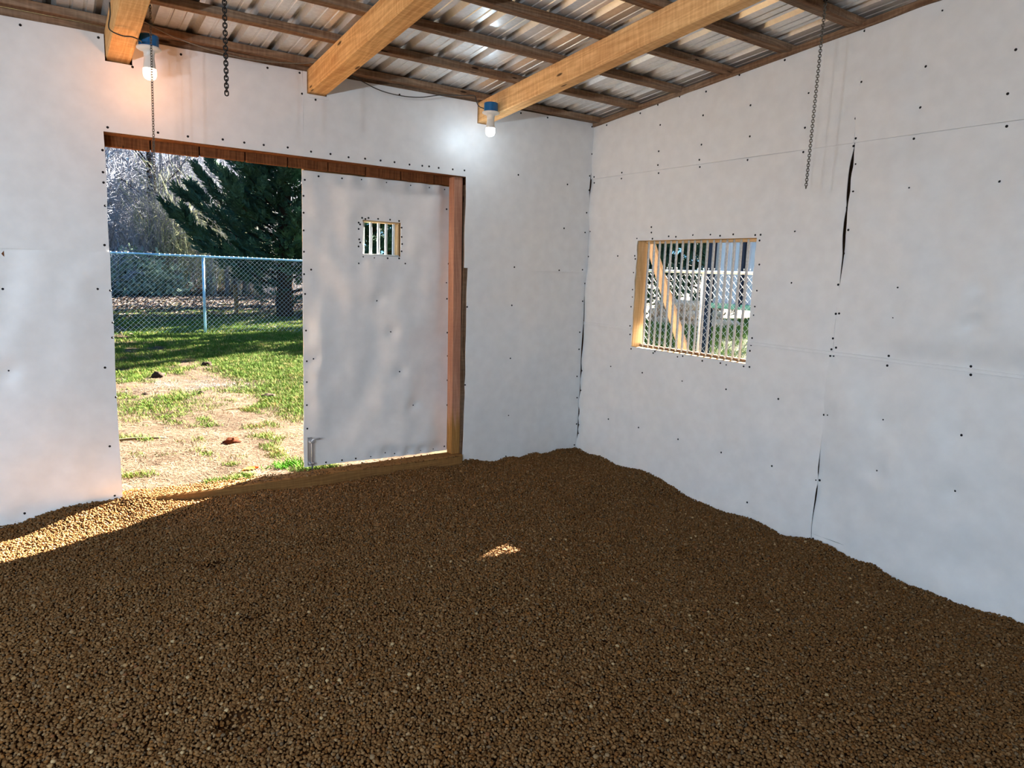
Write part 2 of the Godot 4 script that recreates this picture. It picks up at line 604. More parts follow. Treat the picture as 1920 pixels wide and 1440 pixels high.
func build_back_wall() -> void:
	var w := thing("wall_back", Vector3(-3.2, 0, 0), "white plastic-sheeted wall with the doorway cut through it", "wall", "", "structure")
	# the boarding outside and the framing behind the sheets
	var xs := -6.6
	var first := true
	while xs < 0.12:
		var x1 := minf(xs + 0.272, 0.12)
		if (xs + x1) / 2 > OPEN_LEFT and (xs + x1) / 2 < OPEN_RIGHT:
			var low := 2.091 + 0.006 * fine.get_noise_2d(xs * 5.0, 0.0)
			timber("siding_board", Vector3((xs + x1) / 2, low, -0.113), Vector3((xs + x1) / 2, 2.67, -0.113), 0.022, x1 - xs - 0.007, shifted(mats.red, fmod(xs * 0.37 + 9.0, 0.4)), w)
		else:
			timber("siding_board", Vector3((xs + x1) / 2, -0.35, -0.113), Vector3((xs + x1) / 2, 2.67, -0.113), 0.022, x1 - xs - 0.002, shifted(mats.red, fmod(xs * 0.37 + 9.0, 0.4)), w)
		xs = x1
	timber("backer", Vector3(OPEN_LEFT - 0.05, 2.37, -0.131), Vector3(OPEN_RIGHT + 0.05, 2.37, -0.131), 0.012, 0.54, plain(Color(0.16, 0.10, 0.07), 0.9), w)
	timber("closure_strip", Vector3(-6.6, 2.757, -0.04), Vector3(0.1, 2.757, -0.04), 0.02, 0.034, plain(Color(0.12, 0.10, 0.09), 0.9), w)
	for x in [-6.5, -5.9, -5.3, -4.7, -4.1, -0.6, -0.06]:
		timber("stud", Vector3(x, -0.35, -0.052), Vector3(x, 2.6, -0.052), 0.09, 0.04, mats.red, w)
	timber("top_plate", Vector3(-6.6, 2.64, -0.055), Vector3(0.1, 2.66, -0.055), 0.09, 0.14, mats.purlin, w)
	var notch := [Rect2(-3.560, 2.535, 0.135, 0.4), Rect2(-2.425, 2.55, 0.130, 0.4), Rect2(-1.142, 2.55, 0.107, 0.4)]
	var way := Rect2(OPEN_LEFT, -1.0, OPEN_RIGHT - OPEN_LEFT, 1.0 + OPEN_TOP)
	sheet(w, 0, -4.89, -2.452, 1.478, 2.7, [way, notch[0], notch[1]], [2.665, 2.683], 1.0, SCREWS_BACK, {"proud": 0.007, "much": 0.007})
	sheet(w, 0, -2.4515, -0.004, 1.478, 2.7, [way, notch[1], notch[2]], [2.683, 2.712], 2.0, SCREWS_BACK, {"proud": 0.007, "much": 0.007, "slits": [[-0.004, 1.95, 2.4, -0.016]]})
	sheet(w, 0, -4.89, OPEN_LEFT, -0.4, 1.484, [], [], 3.0, SCREWS_BACK, {"much": 0.022})
	sheet(w, 0, -1.184, -0.004, -0.4, 1.484, [], [], 4.0, SCREWS_BACK, {"much": 0.012, "slits": [[-0.004, 0.3, 1.3, -0.006]]})
	sheet(w, 0, -6.45, -4.892, 1.478, 2.7, [], [2.66, 2.665], 5.0, [], {"step": 0.15, "proud": 0.007})
	sheet(w, 0, -6.45, -4.892, -0.4, 1.484, [], [], 6.0, [], {"step": 0.15})
	# door frame
	var lintel := timber("trim_1", Vector3(OPEN_LEFT - 0.1, 2.21, -0.055), Vector3(-1.15, 2.21, -0.055), 0.085, 0.12, mats.red, self)
	tag(lintel, "brown timber lintel across the top of the doorway", "lintel", "", "structure")
	var post := timber("trim_2", Vector3(-1.233, -0.25, -0.06), Vector3(-1.274, 2.15, -0.06), 0.082, 0.075, mats.jamb, self)
	tag(post, "red-brown timber door post, tan at its foot, right of the sliding door", "door post", "", "structure")
	var stud := timber("trim_3", Vector3(-1.17, -0.3, -0.054), Vector3(-1.185, 2.1, -0.054), 0.06, 0.06, mats.purlin, self)
	tag(stud, "dark narrow stud showing beside the red-brown door post", "stud", "", "structure")
	var sill := timber("trim_4", Vector3(-3.58, -0.075, 0.005), Vector3(-1.2, -0.062, -0.03), 0.13, 0.14, shifted(mats.ply, 0.2), self, 0.008)
	tag(sill, "sandy timber sill along the foot of the doorway", "sill", "", "structure")
	timber("trim_5", Vector3(OPEN_LEFT - 0.045, -0.3, -0.055), Vector3(OPEN_LEFT - 0.045, 2.15, -0.055), 0.08, 0.08, mats.pale, self)
	tag(get_child(get_child_count() - 1), "pale stud at the left edge of the doorway behind the white sheet", "stud", "", "structure")


func roof_y(z: float) -> float:
	return RAFTER_TOP + SLOPE * z


func build_right_wall() -> void:
	var w := thing("wall_right", Vector3(0, 0, 2.4), "white plastic-sheeted wall with the barred window", "wall", "", "structure")
	var hole := Rect2(0.607, 0.905, 1.119, 0.836)
	var zs := -0.12
	while zs < 7.3:
		var z1 := zs + 0.3
		var m := (zs + z1) / 2
		if m > 0.45 and m < 1.85:
			timber("siding_board", Vector3(0.125, -0.35, m), Vector3(0.125, 0.895, m), z1 - zs - 0.002, 0.022, mats.stake, w)
			timber("siding_board", Vector3(0.125, 1.75, m), Vector3(0.125, roof_y(m) + 0.03, m), z1 - zs - 0.002, 0.022, mats.stake, w)
		else:
			timber("siding_board", Vector3(0.125, -0.35, m), Vector3(0.125, roof_y(m) + 0.03, m), z1 - zs - 0.002, 0.022, mats.stake, w)
		zs = z1
	timber("siding_board", Vector3(0.125, 0.88, 0.53), Vector3(0.125, 1.76, 0.53), 0.15, 0.022, mats.stake, w)
	timber("siding_board", Vector3(0.125, 0.88, 1.81), Vector3(0.125, 1.76, 1.81), 0.16, 0.022, mats.stake, w)
	for z in [2.33, 2.95, 3.55, 4.15, 4.77, 5.4, 6.0, 6.6]:
		timber("stud", Vector3(0.06, -0.35, z), Vector3(0.06, roof_y(z) - 0.04, z), 0.07, 0.09, mats.shade_stud, w)
	var y := func(z: float) -> float: return 2.684 + 0.084 * z - 0.006 * maxf(0.0, z - 2.0)
	sheet(w, 1, 0.004, 2.332, 2.262, 3.2, [], [y.call(0.0), y.call(2.33)], 7.0, SCREWS_RIGHT, {"proud": 0.009, "much": 0.010})
	sheet(w, 1, 2.3325, 4.77, 2.262, 3.2, [], [y.call(2.33), y.call(4.77)], 8.0, SCREWS_RIGHT, {"proud": 0.009, "much": 0.018})
	sheet(w, 1, 0.004, 2.334, 1.047, 2.270, [hole], [], 9.0, SCREWS_RIGHT, {"much": 0.020, "slits": [[2.334, 1.62, 2.262, -0.012], [2.334, 1.45, 1.62, -0.005]]})
	sheet(w, 1, 2.336, 4.77, 1.047, 2.270, [], [], 10.0, SCREWS_RIGHT, {"much": 0.034, "slits": [[2.336, 1.62, 2.25, 0.004]]})
	sheet(w, 1, 0.004, 2.330, -0.5, 1.046, [hole], [], 11.0, SCREWS_RIGHT, {"much": 0.022})
	sheet(w, 1, 2.3305, 4.77, -0.5, 1.046, [], [], 12.0, SCREWS_RIGHT, {"much": 0.036})
	for i in 3:
		sheet(w, 1, 4.772, 7.15, [-0.5, 1.05, 2.272][i], [1.046, 2.268, 3.3][i], [], [] if i < 2 else [y.call(4.77), y.call(7.15)], 13.0 + i, [], {"step": 0.15})
	# the joint strip along the lower seam, with its two ribs
	for z in [[0.01, 0.60], [1.74, 7.1]]:
		var st := starts()
		var length: float = z[1] - z[0]
		add_box(st, Vector3(0.004, 0.020, length), Transform3D(), 0.001)
		add_box(st, Vector3(0.013, 0.004, length), Transform3D(Basis(), Vector3(0, 0.0085, 0)), 0.001)
		add_box(st, Vector3(0.013, 0.004, length), Transform3D(Basis(), Vector3(0, -0.0085, 0)), 0.001)
		part("joint_strip", done(st), mats.white, w, Transform3D(Basis(), Vector3(-0.0065, 1.048, (z[0] + z[1]) / 2)))
	# blue crayon marks low in the corner
	var ink := plain(Color(0.33, 0.40, 0.62), 0.7)
	var marks := [[Vector3(-0.009, 0.055, 0.085), Vector3(-0.009, -0.02, 0.088), Vector3(-0.009, -0.07, 0.084)], [Vector3(-0.009, 0.045, 0.122), Vector3(-0.009, 0.01, 0.142), Vector3(-0.009, -0.08, 0.147)], [Vector3(-0.009, 0.02, 0.08), Vector3(-0.009, -0.03, 0.082), Vector3(-0.009, -0.06, 0.10)]]
	for k in marks:
		part("crayon_mark", tube_mesh(curve_points(k, 4), [0.0025], 5), ink, w)
	var edge := timber("trim_6", Vector3(0.012, 2.692, -0.1), Vector3(0.012, 2.692 + SLOPE * 7.3, 7.2), 0.075, 0.04, shifted(mats.purlin, 0.13), self)
	tag(edge, "sloping timber plate along the top of the right wall", "wall plate", "", "structure")


func build_far_walls() -> void:
	# the walls behind and beside the camera; the left side is mostly open
	var w := thing("wall_left", Vector3(-6.5, 0, 3.5), "white wall at the open left side of the stall", "wall", "", "structure")
	var st := starts()
	add_box(st, Vector3(0.12, 3.1, 0.5), Transform3D(Basis(), Vector3(0, 1.15, -3.3)))
	add_box(st, Vector3(0.12, 3.4, 0.6), Transform3D(Basis(), Vector3(0, 1.3, 3.4)))
	part("end_panel", done(st), mats.white, w, Transform3D(Basis(), Vector3(-6.5, 0, 3.5)))
	timber("header", Vector3(-6.5, 2.62 , 0.1), Vector3(-6.5, 2.62 + SLOPE * 7.1, 7.2), 0.12, 0.22, mats.red, w)
	var f := thing("wall_front", Vector3(-3.2, 0, 7.2), "bare timber wall behind the camera", "wall", "", "structure")
	var sf := starts()
	add_box(sf, Vector3(6.8, 3.9, 0.12))
	part("boarding", done(sf), mats.stake, f, Transform3D(Basis(), Vector3(-3.2, 1.4, 7.26)))


func build_roof() -> void:
	# corrugated sheets: a major rib every nine inches, two low stiffeners between
	var c := thing("ceiling", Vector3(-3.2, 2.75, 3.5), "corrugated metal roof sheets seen from below", "roof", "", "structure")
	var outline := []
	var shape := [[0.0, 0.0], [0.056, 0.0], [0.060, 0.004], [0.070, 0.004], [0.074, 0.0], [0.118, 0.0], [0.122, 0.004], [0.132, 0.004], [0.136, 0.0], [0.166, 0.0], [0.183, 0.030], [0.207, 0.030], [0.2286, 0.0]]
	var sheets := 8
	var across := 4
	for s in sheets:
		outline.clear()
		for r in across:
			for k in shape.size() - (1 if r < across - 1 else 0):
				outline.append(Vector2(r * 0.2286 + shape[k][0], shape[k][1]))
		var st := starts()
		var x0 := -6.75 + s * 0.9144
		var rows := 20
		for j in rows:
			var z0 := -0.75 + 8.4 * j / rows
			var z1 := -0.75 + 8.4 * (j + 1) / rows
			for k in outline.size() - 1:
				var a: Vector2 = outline[k]
				var b: Vector2 = outline[k + 1]
				var h0 := roof_y(z0) + 0.0415 + 0.002 * s / sheets + 0.0015 * broad.get_noise_2d(z0 * 2.0, s)
				var h1 := roof_y(z1) + 0.0415 + 0.002 * s / sheets + 0.0015 * broad.get_noise_2d(z1 * 2.0, s)
				for side in [0.0, 0.0012]:
					quad(st, Vector3(x0 + a.x, h0 + a.y + side, z0), Vector3(x0 + b.x, h0 + b.y + side, z0), Vector3(x0 + b.x, h1 + b.y + side, z1), Vector3(x0 + a.x, h1 + a.y + side, z1), Vector3.UP if side > 0.0 else Vector3.DOWN)
		part("roof_sheet", done(st), mats.roof, c)
	# purlins
	var words := ["weathered purlin lying along the top of the back wall", "weathered purlin second from the back wall", "weathered purlin third from the back wall", "weathered purlin fourth from the back wall", "weathered purlin fifth from the back wall", "weathered purlin sixth from the back wall", "weathered purlin seventh from the back wall"]
	for i in 16:
		var z := 0.055 + i * 0.4435
		if z > 7.15:
			break
		var y := roof_y(z) + 0.0205
		var o := timber("purlin", Vector3(-6.6, y, z), Vector3(0.25, y, z), 0.09, 0.0405, shifted(mats.purlin, fmod(i * 0.23, 1.0) * 0.5 - 0.2), self, 0.003)
		o.rotate_object_local(Vector3.RIGHT, atan(SLOPE) if o.transform.basis.z.z > 0 else -atan(SLOPE))
		tag(o, words[mini(i, 6)], "purlin", "roof purlins", "structure")
		if i > 6:
			o.set_meta("label", "weathered purlin over the front of the stall")
	# rafters
	var rx := [-3.4925, -2.36, -1.088, -4.75, -6.0]
	var rw := [0.125, 0.122, 0.098, 0.12, 0.12]
	var said := ["orange rough-sawn rafter beside the warm lamp", "orange rough-sawn rafter in the middle, without a lamp", "orange rough-sawn rafter carrying the cool white lamp", "rough-sawn rafter near the open left side", "rough-sawn rafter over the open left side"]
	for i in 5:
		var lean: float = [0.0, 0.004, 0.006, 0.0, 0.0][i]
		var o := timber("rafter", Vector3(rx[i], roof_y(-0.6) - 0.075, -0.6), Vector3(rx[i] + lean * 7, roof_y(7.15) - 0.075, 7.15), rw[i], 0.148, mats.rafter[i % 3], self, 0.006)
		tag(o, said[i], "rafter", "", "structure")
	# the small cut lines below the middle rafter's end
	var flap := box_mesh(Vector3(0.13, 0.016, 0.006), 0.001)
	part("cut_flap", flap, mats.white, get_node("wall_back"), Transform3D(Basis(), Vector3(-2.35, 2.536, 0.014)))


# ---------------------------------------------------------------- gravel floor

func bed(x: float, z: float) -> float:
	var y := -0.082
	y += 0.030 * exp(-pow((x + 3.6) / 1.3, 2.0) - pow(z / 0.5, 2.0))
	y += 0.060 * exp(-pow((x + 3.62) / 0.34, 2.0) - pow(z / 0.20, 2.0))
	y += 0.030 * exp(-pow((x + 1.4) / 0.5, 2.0) - pow(z / 0.35, 2.0))
	y -= 0.055 * smoothstep(0.9, 1.5, z) * exp(-pow(x / 0.8, 2.0))
	y -= 0.02 * smoothstep(1.0, 3.5, z)
	y += 0.016 * broad.get_noise_2d(x * 1.1, z * 1.1 + 40.0)
	y += 0.009 * broad.get_noise_2d(x * 3.1, z * 3.1 - 20.0)
	# bank against the walls
	y += 0.020 * broad.get_noise_2d(x * 3.4, 7.0) * exp(-z / 0.22)
	y += 0.020 * broad.get_noise_2d(z * 2.8, 17.0) * exp(x / 0.22)
	# footprints
	for d in [[-3.27, 1.084, 0.05, 0.032], [-3.229, 1.779, 0.04, 0.022], [-3.463, 2.447, 0.045, 0.036], [-2.848, 0.20, 0.035, 0.016], [-3.482, 1.005, 0.04, 0.012], [-3.36, 1.02, 0.035, 0.012]]:
		var q: float = (pow(x - d[0], 2.0) * 0.55 + pow(z - d[1], 2.0) * 1.4) / (d[2] * d[2])
		if q < 9.0:
			y -= d[3] * exp(-q) - d[3] * 0.35 * exp(-pow(sqrt(q) - 1.6, 2.0) * 3.0)
	return y


func build_floor() -> void:
	var f := thing("floor", Vector3(-3.2, -0.1, 3.5), "brown pea gravel spread over the whole floor of the stall", "gravel floor", "", "structure")
	var st := starts()
	st.set_smooth_group(1)
	var xs := cuts(-6.5, 0.02, 0.06, [], 0, [])
	var zs := cuts(-0.02, 7.2, 0.06, [], 0, [])
	for i in xs.size() - 1:
		for j in zs.size() - 1:
			var a := Vector3(xs[i], bed(xs[i], zs[j]) - 0.008, zs[j])
			var b := Vector3(xs[i + 1], bed(xs[i + 1], zs[j]) - 0.008, zs[j])
			var c := Vector3(xs[i + 1], bed(xs[i + 1], zs[j + 1]) - 0.008, zs[j + 1])
			var d := Vector3(xs[i], bed(xs[i], zs[j + 1]) - 0.008, zs[j + 1])
			quad(st, a, b, c, d, Vector3.UP)
	part("gravel_bed", done(st), speckle(Color(0.16, 0.10, 0.05), Color(0.28, 0.18, 0.10), 14.0, 31), f)
	# pebbles
	var shapes: Array[ArrayMesh] = []
	for k in 4:
		shapes.append(pebble_mesh(k))
	var look := plain(Color.WHITE, 0.75)
	look.vertex_color_use_as_albedo = true
	var r := RandomNumberGenerator.new()
	r.seed = 4
	var where := [[], [], [], []]
	var tint := [[], [], [], []]
	var step := 0.0096
	var z := 0.0
	while z < 4.6:
		var x := -4.9
		while x < -0.003:
			var px := x + r.randf_range(-0.005, 0.005)
			var pz := z + r.randf_range(-0.005, 0.005)
			x += step if x > -4.4 else step * 1.6
			if px > -0.004 or pz < 0.004:
				# a few have spilled against the walls
				continue
			# nothing of the far left corner shows
			var s := r.randf_range(0.0044, 0.0075)
			if r.randf() < 0.02:
				s *= 1.5
			add_pebble(where, tint, r, px, pz, s)
		z += step if z < 4.0 else step * 1.8
	# spilled on the sill and against it
	for i in 2600:
		var px := r.randf_range(-3.58, -1.25)
		var pz := r.randf_range(-0.10, 0.07)
		if r.randf() < 0.25 + 0.75 * smoothstep(-2.6, -3.5, px):
			add_pebble(where, tint, r, px, pz, r.randf_range(0.004, 0.0065), maxf(0.0, -0.0045 * 0.0) + 0.004)
	for k in 4:
		var mm := MultiMesh.new()
		mm.transform_format = MultiMesh.TRANSFORM_3D
		mm.use_colors = true
		mm.mesh = shapes[k]
		mm.instance_count = where[k].size()
		for i in where[k].size():
			mm.set_instance_transform(i, where[k][i])
			mm.set_instance_color(i, tint[k][i])
		var o := MultiMeshInstance3D.new()
		o.name = "gravel"
		o.multimesh = mm
		o.material_override = look
		o.set_meta("kind", "stuff")
		f.add_child(o, true)
		o.position = -f.position
	# the larger pale pebbles that stand out near the camera
	var paler: Array[StandardMaterial3D] = []
	for c in [Color(0.58, 0.46, 0.31), Color(0.50, 0.39, 0.26), Color(0.66, 0.56, 0.41), Color(0.45, 0.30, 0.19), Color(0.50, 0.41, 0.30)]:
		paler.append(plain(c, 0.7))
	for i in 300:
		var t := r.randf()
		var pz := r.randf_range(1.6, 3.6)
		var px := lerpf(-4.1 + (pz - 2.2) * 0.1, -0.05, t)
		# in front of the foot of the picture nothing shows
		if pz > 2.3 + (px + 4.11) * 0.6:
			pz -= 1.0
		var s := r.randf_range(0.0065, 0.0095)
		var turn := Basis.from_euler(Vector3(r.randf_range(-0.5, 0.5), r.randf() * TAU, r.randf_range(-0.5, 0.5))).scaled(Vector3(s, s * 0.75, s))
		part("pebble", shapes[i % 4], paler[i % 5], f, Transform3D(turn, Vector3(px, bed(px, pz) + 0.006, pz)))


func add_pebble(where: Array, tint: Array, r: RandomNumberGenerator, px: float, pz: float, s: float, least := -1.0) -> void:
	var k := r.randi() % 4
	var y := maxf(bed(px, pz) + r.randf_range(-0.006, 0.004), least)
	if least < 0.0 and pz < 0.075 and px > -3.58 and px < -1.2:
		y = minf(y, -0.035 + 0.06 * smoothstep(-2.9, -3.35, px))
	var turn := Basis.from_euler(Vector3(r.randf_range(-0.7, 0.7), r.randf() * TAU, r.randf_range(-0.7, 0.7)))
	where[k].append(Transform3D(turn * Basis.from_scale(Vector3(s * r.randf_range(0.9, 1.3), s * r.randf_range(0.6, 0.9), s * r.randf_range(0.75, 1.0))), Vector3(px, y, pz)))
	var t := r.randf()
	var c := Color(0.29, 0.180, 0.085)
	if t < 0.18:
		c = Color(0.36, 0.245, 0.13)
	elif t < 0.30:
		c = Color(0.21, 0.118, 0.05)
	elif t < 0.38:
		c = Color(0.31, 0.165, 0.06)
	elif t < 0.43:
		c = Color(0.44, 0.34, 0.21)
	elif t < 0.47:
		c = Color(0.23, 0.185, 0.13)
	var b := r.randf_range(0.75, 1.2)
	tint[k].append(Color(c.r * b * 0.56, c.g * b * 0.465, c.b * b * 0.375))


func pebble_mesh(sd: int) -> ArrayMesh:
	var s := SphereMesh.new()
	s.radial_segments = 8
	s.rings = 4
	s.radius = 1.0
	s.height = 2.0
	var a := s.get_mesh_arrays()
	var v: PackedVector3Array = a[Mesh.ARRAY_VERTEX]
	for i in v.size():
		var n := v[i].normalized()
		v[i] = n * (1.0 + 0.30 * broad.get_noise_3d(n.x * 0.9 + sd * 5.0, n.y * 0.9, n.z * 0.9))
	var st := starts()
	st.set_smooth_group(1)
	var idx: PackedInt32Array = a[Mesh.ARRAY_INDEX]
	for i in range(0, idx.size(), 3):
		var p := v[idx[i]]
		var q := v[idx[i + 1]]
		var w := v[idx[i + 2]]
		if (q - p).cross(w - p).length() > 1e-6:
			tri(st, p, q, w, p + q + w)
	return done(st)


# ---------------------------------------------------------------- door and window

func build_door() -> void:
	var d := thing("door_1", Vector3(-1.75, 0, -0.22), "sliding door faced with buckled white sheet, with a small barred opening", "sliding door", "", "structure")
	var hole := Rect2(-1.968, 1.541, 0.300, 0.250)
	# the plywood leaf, built round its opening
	var st := starts()
	for b in [[-2.385, -1.968, 0.0, 2.14], [-1.668, -0.95, 0.0, 2.14], [-1.968, -1.668, 0.0, 1.541], [-1.968, -1.668, 1.791, 2.14]]:
		add_box(st, Vector3(b[1] - b[0], b[3] - b[2], 0.018), Transform3D(Basis(), Vector3((b[0] + b[1]) / 2 + 1.7, (b[2] + b[3]) / 2 - 1.0, 0)), 0.0005)
	part("plywood_leaf", done(st), mats.ply, d, Transform3D(Basis(), Vector3(-1.7, 1.0, -0.206)))
	for b in [[-2.345, 0.0, 2.14], [-1.0, 0.0, 2.14]]:
		timber("stile", Vector3(b[0], b[1], -0.235), Vector3(b[0], b[2], -0.235), 0.04, 0.08, mats.pale, d)
	for y in [0.05, 1.2, 2.08]:
		timber("rail", Vector3(-2.30, y, -0.235), Vector3(-1.05, y, -0.235), 0.04, 0.085, mats.pale, d)
	sheet(d, 0, -2.408, -1.236, 0.0, 2.09, [hole], [], 21.0, SCREWS_DOOR, {"plane": -0.172, "much": 0.036, "calm": 0.12, "name": "door_sheet", "step": 0.028})
	# lining and bars of the opening
	var m := mats.pale as Material
	timber("lining", Vector3(-1.968, 1.547, -0.225), Vector3(-1.668, 1.547, -0.225), 0.05, 0.012, mats.bar, d)
	timber("lining", Vector3(-1.968, 1.785, -0.225), Vector3(-1.668, 1.785, -0.225), 0.05, 0.012, m, d)
	timber("lining", Vector3(-1.962, 1.55, -0.225), Vector3(-1.962, 1.78, -0.225), 0.05, 0.012, mats.bar, d)
	timber("lining", Vector3(-1.678, 1.55, -0.235), Vector3(-1.678, 1.78, -0.235), 0.07, 0.02, m, d)
	for i in 5:
		var x := -1.948 + i * 0.0605
		timber("bar", Vector3(x, 1.545, -0.222), Vector3(x, 1.787, -0.222), 0.017, 0.017, mats.bar, d, 0.002)
	# cane bolt
	var bolt := part("drop_bolt", box_mesh(Vector3(0.034, 0.21, 0.003), 0.001), mats.steel, d, Transform3D(Basis(), Vector3(-2.372, 0.118, -0.158)))
	var rod := curve_points([Vector3(-2.305, 0.214, -0.132), Vector3(-2.345, 0.212, -0.134)], 2)
	rod.append_array([Vector3(-2.356, 0.207, -0.137), Vector3(-2.361, 0.195, -0.140), Vector3(-2.361, 0.10, -0.140), Vector3(-2.359, -0.045, -0.140)])
	part("bolt_rod", tube_mesh(rod, [0.006], 8), mats.steel, bolt)
	for y in [0.03, 0.19]:
		part("bolt_loop", box_mesh(Vector3(0.036, 0.014, 0.03), 0.004), mats.steel, bolt, Transform3D(Basis(), Vector3(-2.361, y, -0.145)))
	# the track it hangs from
	var track := thing("door_track", Vector3(-1.7, 2.2, -0.16), "rusty steel rail that the sliding door hangs from outside", "track", "", "structure")
	part("rail", box_mesh(Vector3(3.0, 0.05, 0.04), 0.004), plain(Color(0.35, 0.22, 0.15), 0.6, 0.4), track, Transform3D(Basis(), Vector3(-1.2, 2.19, -0.165)))


func build_window() -> void:
	var w := thing("window_1", Vector3(0.06, 1.32, 1.166), "window opening in the right wall with a row of upright metal bars", "window", "", "structure")
	timber("jamb", Vector3(0.074, 0.905, 0.587), Vector3(0.074, 1.741, 0.587), 0.038, 0.125, mats.pale, w)
	timber("jamb", Vector3(0.074, 0.905, 1.746), Vector3(0.074, 1.741, 1.746), 0.038, 0.125, mats.pale, w)
	timber("window_head", Vector3(0.074, 1.760, 0.57), Vector3(0.074, 1.760, 1.765), 0.125, 0.038, mats.pale, w)
	timber("window_sill", Vector3(0.074, 0.886, 0.57), Vector3(0.074, 0.886, 1.765), 0.125, 0.038, mats.pale, w)
	timber("bar_rail", Vector3(0.103, 1.732, 0.61), Vector3(0.103, 1.732, 1.724), 0.03, 0.02, mats.pale, w)
	timber("bar_rail", Vector3(0.103, 0.914, 0.61), Vector3(0.103, 0.914, 1.724), 0.03, 0.02, mats.purlin, w)
	for i in 17:
		var z := 0.648 + i * 0.0592
		timber("bar", Vector3(0.09, 0.906, z + 0.004), Vector3(0.09, 1.741, z - 0.004), 0.0155, 0.0155, mats.galv, w, 0.0025)
	# bent edge of the white sheet at the right side of the opening
	part("edge_strip", box_mesh(Vector3(0.012, 0.84, 0.004), 0.001), mats.white, w, Transform3D(Basis(), Vector3(0.008, 1.323, 1.722)))


# ---------------------------------------------------------------- lamps, cables, chains

func build_lamps() -> void:
	lamp(Vector3(-3.374, 2.60, 0.30), "blue ceiling box with a bare warm glowing bulb on the left rafter", Color(1.0, 0.62, 0.30), 0.026)
	lamp(Vector3(-1.204, 2.60, 0.30), "blue ceiling box with a bare cool white bulb on the right rafter", Color(0.86, 0.94, 1.0), 0.024)
	# the same fittings go on along the open side, left of what the picture shows
	for i in 4:
		lamp(Vector3(-5.89, 2.55 + SLOPE * (3.7 + i * 0.95), 3.7 + i * 0.95), "bare white bulb hanging on a cord, %s along the rafter over the open side" % ["first", "second", "third", "fourth"][i], Color(0.88, 0.94, 1.0), 1.40, 1.1)


func lamp(at: Vector3, label: String, glow: Color, energy: float, drop := 0.0) -> void:
	var l := thing("bare_bulb_lamp", at, label, "lamp")
	var xf := Transform3D(Basis(), at)
	var low := Transform3D(Basis(), at - Vector3(0, drop, 0))
	if drop > 0.0:
		part("cord", tube_mesh([at + Vector3(0, -0.02, 0), at + Vector3(0, -0.05 - drop, 0)], [0.004], 8), mats.porcelain, l)
	# box with ribs round it
	var st := starts()
	var body := lathe_mesh([Vector2(0.0, 0.035), Vector2(0.046, 0.035), Vector2(0.050, 0.031), Vector2(0.050, -0.026), Vector2(0.0, -0.026)], 24, false)
	st.append_from(body, 0, Transform3D())
	for k in 4:
		var a := TAU * (k + 0.5) / 4
		add_box(st, Vector3(0.012, 0.05, 0.016), Transform3D(Basis(Vector3.UP, -a), Vector3(cos(a) * 0.052, 0.002, sin(a) * 0.052)), 0.002)
	part("ceiling_box", st.commit(), mats.blue, l, xf)
	part("lampholder", lathe_mesh([Vector2(0.058, -0.026), Vector2(0.062, -0.030), Vector2(0.061, -0.036), Vector2(0.050, -0.042), Vector2(0.030, -0.046), Vector2(0.027, -0.060), Vector2(0.0265, -0.076), Vector2(0.0, -0.076)], 24), mats.porcelain, l, low)
	part("bulb_base", lathe_mesh([Vector2(0.024, -0.074), Vector2(0.026, -0.084), Vector2(0.031, -0.128), Vector2(0.0325, -0.135), Vector2(0.0, -0.135)], 20), mats.porcelain, l, low)
	var shine := plain(Color.WHITE, 0.4)
	shine.emission_enabled = true
	shine.emission = glow.lerp(Color.WHITE, 0.55)
	shine.emission_energy_multiplier = 3.0
	part("bulb", lathe_mesh([Vector2(0.0325, -0.135), Vector2(0.034, -0.145), Vector2(0.033, -0.170), Vector2(0.027, -0.184), Vector2(0.015, -0.191), Vector2(0.0, -0.193)], 20), shine, l, low)
	var light := OmniLight3D.new()
	light.name = "glow"
	light.light_color = glow
	light.light_energy = energy
	light.omni_range = 12.0
	light.omni_attenuation = 2.0
	light.light_size = 0.03
	light.shadow_enabled = true
	l.add_child(light)
	light.position = Vector3(0, -0.160 - drop, 0)


